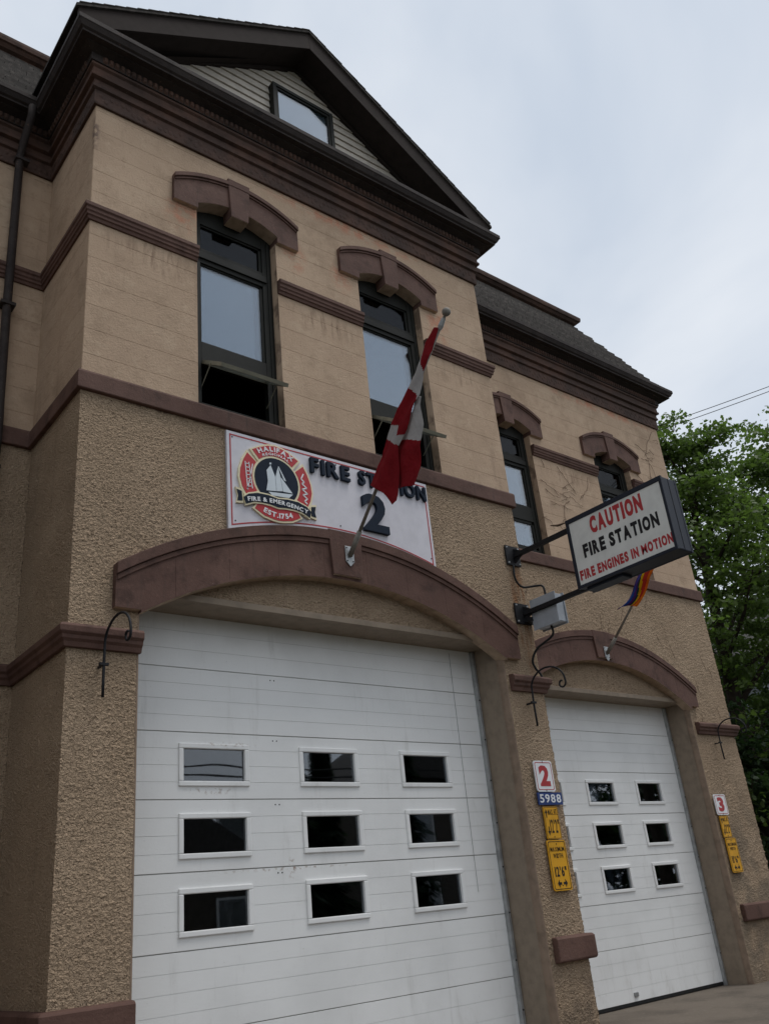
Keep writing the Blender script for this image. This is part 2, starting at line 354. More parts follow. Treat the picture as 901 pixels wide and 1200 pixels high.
def text_mb(txt, place, w, h, depth, bold=0.02, mb=None, mi=0, cond=0.0, gap=0.10):
    """letters set side by side and fitted into a w x h box; cond pulls wide letters towards the width of an E"""
    mb = mb or MB(); H0, H1 = (glyph('H', bold) if any(c.isalpha() for c in txt) else glyph('7', bold))[3:5]; we = glyph('E', bold)[2]
    ws = []
    for c in txt:
        if c == ' ': ws.append((.30-gap, None)); continue
        g = glyph(c, bold*.4 if c in 'MW' else bold); ws.append((g[2] if c in "I1.'\"" else g[2]*(1-cond)+we*cond*(1.45 if c in 'MW' else 1.08 if c in 'NAO' else 1.0), g))
    tot = sum(a for a, _ in ws)+gap*(len(ws)-1); sx = w/tot; sz = h/(H1-H0); x = 0
    for a, g in ws:
        if g:
            f = a/g[2]
            mb.add([place((x+vx*f)*sx, (min(max(vy, H0), H1)-H0)*sz, (0.5-vz)*depth) for vx, vy, vz in g[0]], g[1], mi)
        x += a+gap
    return mb
def wall_place(x, z, y):           # text on a wall that faces -Y ; y = plane of the text's back
    return lambda u, v, d: (x+u, y-d, z+v)
def FP(x, z, y, depth): return lambda u, v, d: (x+u, y-(depth-d), z+v)

D = 1.22            # set-back of the wings
BW = 5.25           # width of the gabled bay
XW = 11.10          # right end of the right wing
XL = -4.6           # left end of the left wing (out of frame)
GZ = -0.09          # ground level at the building
# ------------------------------------------------------------------ ground
g = MB(); g.add([(-300,-300,-0.42),(300,-300,-0.42),(300,300,-0.42),(-300,300,-0.42)], [(0,1,2,3)]); struct('ground', g, 'grass')
g = MB()
xs = [-14, 13.5]; ys = [-3.4, -1.4, 0.5, 9.0]; zs = [-0.26, -0.17, -0.10, GZ]
for i in range(3): g.add([(xs[0],ys[i],zs[i]),(xs[1],ys[i],zs[i]),(xs[1],ys[i+1],zs[i+1]),(xs[0],ys[i+1],zs[i+1])], [(0,1,2,3)])
g.add([(xs[0],ys[0],zs[0]),(xs[1],ys[0],zs[0]),(xs[1],ys[0],-0.6),(xs[0],ys[0],-0.6)], [(0,1,2,3)])
struct('driveway', g, 'concrete')
g = MB(); g.add([(-120,-14,-0.40),(120,-14,-0.40),(120,-3.4,-0.40),(-120,-3.4,-0.40)], [(0,1,2,3)]); struct('road', g, 'asphalt')
g = MB(); g.box(-120,120,-16.5,-14,-0.6,-0.27); struct('pavement', g, 'concrete')

# ------------------------------------------------------------------ the fire station
ST = thing('fire_station', (0, 0, 0), 'two-storey tan stucco fire station with brown trim, gabled centre bay and white overhead doors', 'building')
def hgt(x, y, z):
    p = Vector((x, y, z))
    a = mnoise.noise(Vector((x*52, y*52, z*60))); b = mnoise.noise(Vector((x*33+7, y*33, z*36)))
    k = .95+.5*mnoise.noise(p*1.1)
    return (0.0075*(a*.6+(abs(a)*2-.5)*.5)+0.0032*b)*k+0.004*mnoise.noise(p*2.0)
def stucco(name, p0, u, n, ulen, z0, z1, step, holes=(), c0=None, c1=None, amp=1.0, mat='stucco'):
    nu = max(2, int(ulen/step)+1); nz = max(2, int((z1-z0)/step)+1)
    us = np.linspace(0, ulen, nu); zz = np.linspace(z0, z1, nz)
    idx = -np.ones((nu, nz), np.int64); V = []; keep = np.zeros((nu-1, nz-1), bool)
    uc = (us[:-1]+us[1:])/2; zc = (zz[:-1]+zz[1:])/2
    UC, ZC = np.meshgrid(uc, zc, indexing='ij'); keep[:] = True
    for h in holes:                             # x0, x1, z0, crown of a segmental head, rise of the head
        c_, hf_ = (h[0]+h[1])/2, (h[1]-h[0])/2; R_ = (hf_**2+h[4]**2)/(2*h[4])
        keep &= ~((UC > h[0]) & (UC < h[1]) & (ZC > h[2]) & (ZC < h[3]-R_+np.sqrt(np.maximum(R_*R_-(UC-c_)**2, 0))))
    need = np.zeros((nu, nz), bool)
    for a in (0, 1):
        for b in (0, 1): need[a:nu-1+a, b:nz-1+b] |= keep
    for i in range(nu):
        nn = (n[0], n[1])
        if i == 0 and c0: nn = (n[0]+c0[0], n[1]+c0[1])
        if i == nu-1 and c1: nn = (n[0]+c1[0], n[1]+c1[1])
        bx, by = p0[0]+u[0]*us[i], p0[1]+u[1]*us[i]
        for j in np.nonzero(need[i])[0]:
            h = hgt(bx, by, zz[j])*amp
            idx[i, j] = len(V); V.append((bx+nn[0]*h, by+nn[1]*h, zz[j]))
    I, J = np.nonzero(keep)
    Q = np.stack([idx[I, J], idx[I+1, J], idx[I+1, J+1], idx[I, J+1]], 1)
    return link(name, fastmesh(name, V, Q, mat), ST)
AL_, AR_ = 0.557, 4.695                       # door opening in the bay
DC = 2.625; DC2 = 8.06; H1 = 2.07; H2 = 1.94
W2L, W2R = DC2-H2, DC2+H2
stucco('ground_storey_wall', (0, 0), (1, 0), (0, -1), BW, -0.2, 5.6, 0.0078, [(AL_, AR_, -1, 4.25, .585)], (-1, 0), (1, 0))
stucco('ground_storey_wall', (0, D), (0, -1), (-1, 0), D, -0.2, 5.6, 0.010, c1=(0, -1), amp=1.0)
stucco('ground_storey_wall', (BW, 0), (0, 1), (1, 0), D, -0.2, 5.6, 0.03, c0=(0, -1))
stucco('ground_storey_wall', (BW, D), (1, 0), (0, -1), XW-BW, -0.2, 5.6, 0.0125, [(W2L-BW, W2R-BW, -1, 4.28, .585)], None, (1, 0), amp=1.25)
stucco('ground_storey_wall', (XL, D), (1, 0), (0, -1), -XL, -0.2, 5.6, 0.022)
stucco('ground_storey_wall', (XW, D), (0, 1), (1, 0), 7.8, -0.2, 5.6, 0.05, c0=(0, -1))
# plain backing of the upper storey, with rectangular window holes
WINS = [(1.578, 0.0, 0.0), (BW-1.578, 0.0, 0.0), (6.90, D, -0.335), (9.415, D, -0.335)]     # centre x, wall plane y, drop of the head
WH = 0.4785
def holed(mb, x0, x1, z0, z1, y, holes):
    cur = x0
    for (a, b, c, d) in sorted(holes):
        mb.add([(cur,y,z0),(a,y,z0),(a,y,z1),(cur,y,z1)], [(0,1,2,3)])
        mb.add([(a,y,z0),(b,y,z0),(b,y,c),(a,y,c)], [(0,1,2,3)]); mb.add([(a,y,d),(b,y,d),(b,y,z1),(a,y,z1)], [(0,1,2,3)])
        cur = b
    mb.add([(cur,y,z0),(x1,y,z0),(x1,y,z1),(cur,y,z1)], [(0,1,2,3)])
ZS = 5.70
def whole(cx, dz): return (cx-WH, cx+WH, ZS, 8.25+dz)
CH = 0.2655; Z0B = 5.628
def courses(parent, u0, u1, mapf, holes, bl, seed):
    rr = random.Random(seed); k = 0; z = Z0B
    while z < 8.95:
        za, zb = z+0.0009, z+CH-0.0009; u = u0 - (bl*0.5 if k % 2 else 0) - rr.uniform(0, .1)
        while u < u1:
            l = bl*rr.uniform(0.85, 1.15); a, b = max(u, u0), min(u+l, u1); u += l
            if b-a < 0.03: continue
            rects = [(a, b, za, zb)]
            for (hx0, hx1, hz0, hz1) in holes:
                nr = []
                for (p, q, r, s) in rects:
                    if q <= hx0 or p >= hx1 or s <= hz0 or r >= hz1: nr.append((p, q, r, s)); continue
                    if p < hx0: nr.append((p, hx0, r, s))
                    if q > hx1: nr.append((hx1, q, r, s))
                    m0, m1 = max(p, hx0), min(q, hx1)
                    if r < hz0: nr.append((m0, m1, r, hz0))
                    if s > hz1: nr.append((m0, m1, hz1, s))
                rects = nr
            mb = MB(); off = rr.uniform(-0.0003, 0.0003)
            for (p, q, r, s) in rects:
                if q-p < 0.004: continue
                e = 0.0008
                F = [mapf(p, 0, r), mapf(q, 0, r), mapf(q, 0, s), mapf(p, 0, s)]; G = [mapf(p, 0.004+off, r+e), mapf(q, 0.004+off, r+e), mapf(q, 0.004+off, s-e), mapf(p, 0.004+off, s-e)]
                mb.add(F+G, [(4,5,6,7),(0,1,5,4),(1,2,6,5),(2,3,7,6),(3,0,4,7)])
            if mb.v: part('block', mb, 'upper', parent)
        z += CH; k += 1
def upper(x0, x1, y, wins, seed, blocks=True):
    mb = MB(); holes = [whole(c, dz) for c, yy, dz in wins]; holed(mb, x0, x1, 5.5, 9.6, y, holes)
    # reveals of the openings
    for (a, b, c, d) in holes:
        for x in (a, b): mb.add([(x,y,c),(x,y+.2,c),(x,y+.2,d),(x,y,d)], [(0,1,2,3)])
        mb.add([(a,y,d),(b,y,d),(b,y+.2,d),(a,y+.2,d)], [(0,1,2,3)])
    o = part('upper_storey_wall', mb, 'upper' if not blocks else 'joint', ST)
    if blocks: courses(o, x0, x1, lambda u, h, z: (u, y-h, z), holes, 0.78, seed)
    return o
upper(0, BW, 0, WINS[:2], 1); upper(BW, XW, D, WINS[2:], 2)
o = upper(XL, -1.0, D, [], 3, False); o = upper(-1.0, 0, D, [], 4)
for xx, ya, yb, sgn, sd_ in ((0, 0, D, -1, 5), (BW, 0, D, 1, 6), (XW, D, 9, 1, 7)):
    mb = MB(); mb.add([(xx,ya,5.5),(xx,yb,5.5),(xx,yb,9.6),(xx,ya,9.6)], [(0,1,2,3)])
    o = part('upper_storey_wall', mb, 'joint' if sd_ == 5 else 'upper', ST)
    if sd_ == 5: courses(o, ya, yb, lambda u, h, z: (xx+sgn*h, u, z), [], 0.72, sd_)
mb = MB(); mb.box(XL, XW, 8.95, 9.0, -.2, 9.6); mb.box(XL-.02, XL, D, 9, -.2, 9.6); part('rear_wall', mb, 'upper', ST)
# dark rooms behind the openings
def room(x0, x1, y0, y1, z0, z1):
    mb = MB(); mb.box(x0, x1, y0, y1, z0, z1); mb.f.pop(0); mb.mi.pop(0)
    part('interior', mb, 'dark', ST, recalc=False)
room(0.1, 5.15, .2, 5, 5.0, 8.75); room(5.3, 11, D+.2, 6, 5.0, 8.75); room(0.3, 5.0, .5, 8, -.15, 4.6); room(5.9, 10.3, D+.5, 8.5, -.15, 4.6)
mb = MB(); mb.box(.4, 4.8, .5, .55, 3.80, 4.6); mb.box(6.0, 10.2, D+.5, D+.55, 3.76, 4.6); part('interior', mb, 'dark', ST)

# ------------------------------------------------------------------ bands
PATH = [(XL, D), (0, D), (0, 0), (BW, 0), (BW, D), (XW, D), (XW, 8.9)]
mid = [(-.01,7.375),(.022,7.375),(.030,7.405),(.044,7.415),(.044,7.44),(.056,7.455),(.056,7.485),(.070,7.5),(.070,7.54),(.055,7.552),(-.01,7.552)]
for path in ([(XL,D),(0,D),(0,0),(WINS[0][0]-WH,0)], [(WINS[0][0]+WH,0),(WINS[1][0]-WH,0)], [(WINS[1][0]+WH,0),(BW,0),(BW,D),(WINS[2][0]-WH,D)], [(WINS[2][0]+WH,D),(WINS[3][0]-WH,D)], [(WINS[3][0]+WH,D),(XW,D),(XW,8.9)]):
    part('string_course', MB().sweep(path, mid), 'trim', ST, bev=.003)
sill = [(-.01,5.515),(.035,5.515),(.042,5.522),(.042,5.678),(.034,5.70),(-.13,5.716),(-.13,5.6),(-.01,5.6)]
part('sill_course', MB().sweep(PATH, sill), 'trim', ST, bev=.004)
capp = [(-.01,3.262),(.03,3.262),(.04,3.30),(.058,3.32),(.062,3.345),(.082,3.365),(.085,3.41),(.06,3.435),(-.01,3.44)]
for path in ([(XL,D),(0,D),(0,0),(AL_+.02,0)], [(AR_+.04,0),(BW,0),(BW,D),(W2L-.03,D)], [(W2R+.06,D),(XW,D),(XW,8.9)]):
    part('impost_course', MB().sweep(path, capp), 'trim', ST, bev=.004)
base = [(-.01,.665),(.055,.665),(.07,.68),(.07,.865),(.055,.885),(-.01,.89)]
for path in ([(XL,D),(0,D),(0,0),(AL_+.012,0)], [(AR_+.07,0),(BW,0),(BW,D-.02)], [(W2R+.09,D),(XW,D),(XW,8.9)]):
    part('base_course', MB().sweep(path, base), 'trim', ST, bev=.012)
# cornice
cor = [(-.01,8.869),(.030,8.869),(.034,8.885),(.034,9.055),(.062,9.07),(.062,9.10),(.050,9.115),(.050,9.175),(.092,9.19),(.092,9.225),(.075,9.24),(.075,9.31),(.10,9.33),(.10,9.36),(-.01,9.36)]
cn = part('cornice', MB().sweep(PATH, cor), 'cornice', ST, bev=.003)
top = [(-.01,9.36),(.115,9.36),(.115,9.455),(.165,9.47),(.205,9.478),(.205,9.49),(.275,9.49),(.275,9.515),(.30,9.53),(.325,9.575),(.335,9.585),(.335,9.64),(.30,9.645),(-.01,9.66)]
part('gutter', MB().sweep(PATH, top), 'gutter', cn, bev=.003)
beads = MB(); scroll = MB()
def along(path, step, fn):
    for i in range(len(path)-1):
        (x0,y0),(x1,y1) = path[i], path[i+1]; l = math.hypot(x1-x0,y1-y0); dx,dy = (x1-x0)/l,(y1-y0)/l; nx,ny = dy,-dx
        n = int(l/step)
        for k in range(n): t = (k+.5)*l/n; fn(x0+dx*t, y0+dy*t, dx, dy, nx, ny)
def egg(x, y, dx, dy, nx, ny):
    c = [(-.026,-.034),(-.012,-.042),(.012,-.042),(.026,-.034),(.028,.034),(-.028,.034)]
    vs = []; w = .115
    for a, b in c: vs.append((x+dx*a+nx*w, y+dy*a+ny*w, 9.41+b))
    for a, b in c: vs.append((x+dx*a*.5+nx*(w+.020), y+dy*a*.5+ny*(w+.020), 9.415+b*.7))
    beads.add(vs, [(6,7,8,9,10,11)]+[(i,(i+1)%6,6+(i+1)%6,6+i) for i in range(6)])
def scr(x, y, dx, dy, nx, ny):
    rr = random.random; w = .034
    for s in (-1, 1):
        a0 = s*.028; z = 8.965+s*.03*(1 if rr() > .3 else -1)
        r = .024+.008*rr(); vs = [(x+dx*(a0+r*math.cos(t))+nx*w, y+dy*(a0+r*math.cos(t))+ny*w, z+r*1.3*math.sin(t)) for t in [i*math.pi/3 for i in range(6)]]
        vs += [(x+dx*(a0+r*.5*math.cos(t))+nx*(w+.006), y+dy*(a0+r*.5*math.cos(t))+ny*(w+.006), z+r*.65*math.sin(t)) for t in [i*math.pi/3 for i in range(6)]]
        scroll.add(vs, [(6,7,8,9,10,11)]+[(i,(i+1)%6,6+(i+1)%6,6+i) for i in range(6)])
VP = [(-1.2, D), (0, D), (0, 0), (BW, 0), (BW, D), (XW, D), (XW, D+.6)]
along(VP, .060, egg); along(VP, .115, scr)
o = part('egg_moulding', beads, 'cornice', cn); o['kind'] = 'stuff'
o = part('frieze_scrollwork', scroll, 'cornice', cn); o['kind'] = 'stuff'

# ------------------------------------------------------------------ gable over the bay
GB = MB(); GB.add([(0,.19,9.6),(BW,.19,9.6),(DC,.19,11.5)], [(0,1,2)]); gable = part('gable', GB, 'rake', ST)
AP = 11.70; TIPX = 2.93; TIPZ = 9.90; SL = (AP-TIPZ)/TIPX
def zroof(x): return AP-abs(x-DC)*SL
GW = (2.26, 3.075, 10.145, 10.765)          # gable window
z = 9.58; k = 0
while z < 11.5:
    zb = z+.122; hw = (AP-.33-(z+.05))/SL
    if hw > .05:
        segs = [(DC-hw-.1, DC+hw+.1)]
        if zb > GW[2]-.02 and z < GW[3]+.02: segs = [(DC-hw-.1, GW[0]-.02), (GW[1]+.02, DC+hw+.1)]
        for a, b in segs:
            if b-a > .05:
                mb = MB(); a2, b2 = a+.0, b-.0
                mb.add([(a2,.162,z),(b2,.162,z),(b2,.184,zb),(a2,.184,zb),(a2,.2,z),(b2,.2,z),(b2,.2,zb),(a2,.2,zb)], [(0,1,2,3),(4,5,1,0),(7,6,2,3),(0,3,7,4),(1,2,6,5)])
                part('siding_board', mb, 'siding', gable)
    z = zb; k += 1
gw = MB(); x0,x1,z0,z1 = GW; t = .05
for b in ((x0-t,x1+t,z0-t,z0),(x0-t,x1+t,z1,z1+t),(x0-t,x0,z0,z1),(x1,x1+t,z0,z1)): gw.box(b[0],b[1],.075,.21,b[2],b[3])
w_ = part('attic_window', gw, 'frame', ST, bev=.004)
gi = MB()
for b in ((x0,x1,z0,z0+.03),(x0,x1,z1-.03,z1),(x0,x0+.03,z0+.03,z1-.03),(x1-.03,x1,z0+.03,z1-.03)): gi.box(b[0],b[1],.09,.14,b[2],b[3])
part('sash', gi, 'frame', w_)
part('pane', MB().box(x0+.03,x1-.03,.105,.111,z0+.03,z1-.03), 'glass_gable', w_); part('blind', MB().box(x0,x1,.12,.124,z0,z1), 'blind', w_)
# rakes: fascia, soffit and roof slabs
for s in (-1, 1):
    def R(x, dz): return (DC+s*x, zroof(DC+s*x)+dz)
    e = TIPX
    part('rake_fascia', MB().prism([R(0,-.02),R(e,-.02),R(e,-.14),R(e-.14,-.30),R(0,-.30)], -.20, -.17), 'rake', gable, bev=.003)
    part('rake_soffit', MB().prism([R(0,-.275),R(e-.14,-.275),R(e-.14,-.295),R(0,-.295)], -.17, .19), 'rake', gable)
    part('rake_moulding', MB().prism([R(0,-.295),R(e-.2,-.295),R(e-.2,-.35),R(0,-.35)], .14, .18), 'rake', gable)
    part('roof_slab', MB().prism([R(0,.02),R(e+.03,.02),R(e+.03,-.02),R(0,-.02)], -.225, 3.2), 'shingle', gable)
    for i in range(24):
        a = e*i/24; ln = e/24
        mb = MB().prism([R(a,.02),R(a+ln*1.02,.021),R(a+ln*1.02,.036),R(a,.024)], -.232-.006*random.random(), -.05); part('shingle_tab', mb, 'shingle', gable)
mb = MB(); mb.add([(-.1,.05,9.6),(-.1,3.2,9.6),(DC,3.2,11.45),(DC,.05,11.45)], [(0,1,2,3)]); part('attic_side', mb, 'rake', gable)
# ------------------------------------------------------------------ mansard over the wings
rf = part('mansard_roof', MB().box(XL+.3, XW-.95, D+.95, 8.2, 9.5, 11.44), 'rake', ST)
NC = 15; pb, pt = .22, -.80; zb0, zt0 = 9.655, 11.42
def off(t): return pb+(pt-pb)*t, zb0+(zt0-zb0)*t
for i in range(NC):
    (p0, z0), (p1, z1) = off(i/NC), off((i+1)/NC)
    for path in ([(BW-.6,D),(XW,D),(XW,8.0)], [(XL,D),(.6,D)]):
        mb = MB(); mb.sweep(path, [(p0+.022,z0),(p1+.006,z1),(p1-.03,z1),(p0-.03,z0)])
        # slightly ragged lower edges of the single shingles
        o = part('shingle_course', mb, 'shingle', rf)
        sh = MB()
        x = path[0][0]+random.random()*.2
        while x < path[1][0]+p0-.05 and path[0][0] > 0 or (path[0][0] < 0 and x < -.1):
            w = random.uniform(.14,.26); dz = random.uniform(0,.02)
            yy = D-p0-.024; 
            if path[0][0] > 0 or x > -1.4: sh.box(x, x+w-.008, yy-.004, yy+.01, z0-dz-.004, z0+.05)
            x += w
        if sh.v:
            o = part('shingle_edge', sh, 'shingle', rf); o['kind'] = 'stuff'
curb = [(-.85,11.36),(-.745,11.36),(-.745,11.41),(-.70,11.43),(-.665,11.47),(-.64,11.48),(-.63,11.53),(-.63,11.57),(-.85,11.60)]
for path in ([(BW-.6,D),(XW,D),(XW,8.0)], [(XL,D),(.7,D)]): part('roof_curb', MB().sweep(path, curb), 'cornice', rf, bev=.004)
part('roof_deck', MB().box(XL, XW-.9, D+.7, 8.5, 11.55, 11.59), 'rake', rf)

# ------------------------------------------------------------------ segmental arches
def arcpts(cx, half, zend, zapex, n, rev=False):
    rise = zapex-zend; Rr = (half*half+rise*rise)/(2*rise); pts = []
    for i in range(n+1):
        x = -half+2*half*i/n; pts.append((cx+x, zapex-Rr+math.sqrt(Rr*Rr-x*x)))
    return pts[::-1] if rev else pts
def arch(name, cx, y, half, zbot, zend, zapex, oh, izend, izapex, proud, depth, key, mold, n=28, stones=1):
    # one curved band cut into stones; the soffit (slot 1) is painted like the wall
    def zo(x): r = zapex-zend; R_ = (half*half+r*r)/(2*r); return zapex-R_+math.sqrt(R_*R_-(x-cx)**2)
    def zi(x):
        if abs(x-cx) >= oh-1e-6: return izend
        r = izapex-izend; R_ = (oh*oh+r*r)/(2*r); return izapex-R_+math.sqrt(R_*R_-(x-cx)**2)
    def stone(x0, x1):
        m = max(2, int(n*(x1-x0)/(2*half))); lo = []; hi = []
        for i in range(m+1):
            x = x0+(x1-x0)*i/m; hi.append((x, zo(x)))
        xs = [x0+(x1-x0)*i/m for i in range(m+1)]
        for x in xs:
            lo.append((x, zbot if abs(x-cx) > oh else zi(x)))
        for sg in (-1, 1):                      # keep the step at the springing crisp
            xe = cx+sg*oh
            if x0 < xe < x1: lo += [(xe, zbot), (xe+sg*-1e-4, izend)]
        lo.sort(); mb = MB().prism(lo+hi[::-1], y-proud, y+depth)
        nl = len(lo); base = 2
        for k in range(nl-1):
            if (lo[k+1][0]-lo[k][0]) > 1e-3: mb.mi[base+k] = 1
        return mb
    xs = [cx-half+2*half*i/stones for i in range(stones+1)]; a = None
    for p, q in zip(xs[:-1], xs[1:]):
        g_ = .0005 if stones > 1 else 0
        mb = stone(p+(g_ if p > xs[0] else 0), q-(g_ if q < xs[-1] else 0))
        if a is None: a = part(name, mb, ['trim', 'soffit'], ST, bev=.0015 if stones > 1 else .005)
        else: part('arch_stone', mb, ['trim', 'soffit'], a, bev=.0015)
    mh, mp = mold
    outer = arcpts(cx, half, zend, zapex, n); inner = arcpts(cx, half, zend-mh, zapex-mh, n, True)
    part('hood_moulding', MB().prism(outer+inner, y-proud-mp, y-proud+.004), 'trim', a, bev=.006)
    o2 = arcpts(cx, half-.01, zend-mh, zapex-mh, n); i2 = arcpts(cx, half-.01, zend-mh*1.45, zapex-mh*1.45, n, True)
    part('hood_fillet', MB().prism(o2+i2, y-proud-mp*.45, y-proud+.003), 'trim', a, bev=.004)
    kt, kb, kzt, kzb, kp = key
    mb = MB().prism([(cx-kb,kzb),(cx+kb,kzb),(cx+kt,kzt),(cx-kt,kzt)], y-kp, y+depth-.02); mb.mi[2] = 1
    part('keystone', mb, ['trim', 'soffit'], a, bev=.008)
    return a
for cx, y, dz in WINS:
    arch('window_arch', cx, y, .755, 8.055+dz, 8.385+dz, 8.60+dz, WH, 8.125+dz, 8.25+dz, .05, .12, (.135, .105, 8.64+dz, 8.115+dz, .075), (.055, .03))
arch('door_arch', DC, 0, 2.286, 3.606, 3.97, 4.66, H1, 3.585, 4.17, .06, .085, (.20, .17, 4.665, 4.20, .09), (.10, .028), 48, 9)
arch('door_arch', DC2, D, 2.13, 3.67, 3.97, 4.63, H2, 3.615, 4.20, .06, .085, (.20, .165, 4.635, 4.235, .09), (.09, .026), 48, 9)
# ------------------------------------------------------------------ tympanum, lintel, jambs
for cx, y, hf, zl in ((DC, 0, H1, 3.78), (DC2, D, H2, 3.735)):
    stucco('tympanum', (cx-hf, y+.08), (1, 0), (0, -1), 2*hf, zl, 4.3, .0095, amp=1.8)
    part('lintel', MB().box(cx-hf, cx+hf, y+.052, y+.2, zl, zl+.06), 'smooth', ST, bev=.004)
    part('door_head', MB().box(cx-hf, cx+hf, y+.2, y+.46, zl+.004, zl+.06), 'smooth', ST)
    for s in (-1, 1):
        o_ = cx+s*hf
        poly = [(o_+s*.02, y+.012), (o_+s*.0, y-.004), (o_-s*.012, y+.004), (o_-s*.03, y+.05), (o_-s*.036, y+.085), (o_+s*.02, y+.085)]
        part('jamb_edge', MB().prism(poly, -.12, zl-.0, ax='xy'), 'edge', ST, bev=.006)
        poly = [(o_-s*.030, y+.088), (o_-s*.045, y+.46), (o_+s*.02, y+.46), (o_+s*.02, y+.088)]
        part('jamb', MB().prism(poly, -.12, zl, ax='xy'), 'smooth', ST)
        part('door_track', MB().box(*sorted((o_-s*.048, o_-s*.085)), y+.375, y+.425, -.1, zl-.004), 'galv', ST, bev=.004)
        tb = MB()
        for zz in np.arange(.3, 3.6, .42): tb.sphere((o_-s*.066, y+.374, zz), .009, 6)
        part('track_bolt', tb, 'black', ST)['kind'] = 'stuff'
# ------------------------------------------------------------------ overhead doors
def door(cx, y, hw, zs, cols, ww, rows, wh, lbl):
    # the backing is made of strips between the panes, so that the glazing is cut through
    mb = MB(); holes = [(c-ww/2+.04, c+ww/2-.04, r-wh/2+.04, r+wh/2-.04) for r in rows for c in cols]
    zc = sorted({zs[0], zs[-1]} | {h[2] for h in holes} | {h[3] for h in holes})
    def strips(mb, x0, x1, za, zb, ya, yb):
        hs = [h for h in holes if h[2] < (za+zb)/2 < h[3] or (h[2] < zb and h[3] > za)]
        cuts = sorted({za, zb} | {c for h in hs for c in (h[2], h[3]) if za < c < zb})
        for a, b in zip(cuts[:-1], cuts[1:]):
            m = (a+b)/2; cur = x0
            for h in sorted(h for h in hs if h[2] < m < h[3]):
                mb.box(cur, h[0], ya, yb, a, b); cur = h[1]
            mb.box(cur, x1, ya, yb, a, b)
    strips(mb, cx-hw, cx+hw, zs[-1], zs[0], y+.018, y+.045)
    d = part('garage_door', mb, 'groove', ST); d['label'] = lbl
    for i in range(len(zs)-1):
        a, b = zs[i+1], zs[i]; n = 4 if i else 3
        sec = MB(); q = (b-a-.006)/n; off = random.uniform(-.002, .002)
        for k in range(n):
            e = .0022
            strips(sec, cx-hw, cx+hw, a+.003+k*q+e, a+.003+(k+1)*q-e, y+.004+off, y+.018)
            strips(sec, cx-hw, cx+hw, a+.003+k*q, a+.003+(k+1)*q, y+.0085+off, y+.0178)
        part('door_section', sec, 'door', d)
    for r in rows:
        for c in cols:
            f = MB(); x0, x1, z0, z1 = c-ww/2, c+ww/2, r-wh/2, r+wh/2; t = .042
            for b in ((x0,x1,z0,z0+t),(x0,x1,z1-t,z1),(x0,x0+t,z0+t,z1-t),(x1-t,x1,z0+t,z1-t)): f.box(b[0],b[1],y-.014,y+.03,b[2],b[3])
            part('window_frame', f, 'door', d, bev=.007)
            part('pane', MB().box(x0+t-.002,x1-t+.002,y+.014,y+.019,z0+t-.002,z1-t+.002), 'glass_dark', d)
    rb = MB().box(cx-hw, cx+hw, y+.002, y+.05, zs[-1]-.035, zs[-1]); part('bottom_seal', rb, 'rubber', d)
    return d
d1 = door(DC, .42, 2.03, [3.80,3.316,2.772,2.232,1.686,1.133,.585,-.045], [1.44,2.613,3.786], .655, [2.508,1.953,1.398], .345, 'larger white sectional door with nine small windows')
d2 = door(DC2, D+.42, 1.90, [3.76,3.305,2.746,2.182,1.634,1.084,.558,-.055], [6.94,8.047,9.153], .63, [2.473,1.918,1.365], .335, 'white sectional door behind the hanging sign')
part('pull_cord', MB().tube([(4.30,.415,3.74),(4.292,.415,2.6),(4.285,.415,1.35)], .0022, 5), 'galv', d1)
hb = MB()
for zz in (3.316, 2.772, 1.686, 2.232):
    for xx in (2.02, 2.06): hb.sphere((xx, .424, zz-.045), .007, 6)
part('bolt', hb, 'black', d1)['kind'] = 'stuff'
hb = MB(); hb.box(7.93, 8.01, D+.405, D+.425, .0, .05); part('handle', hb, 'galv', d2, bev=.006)
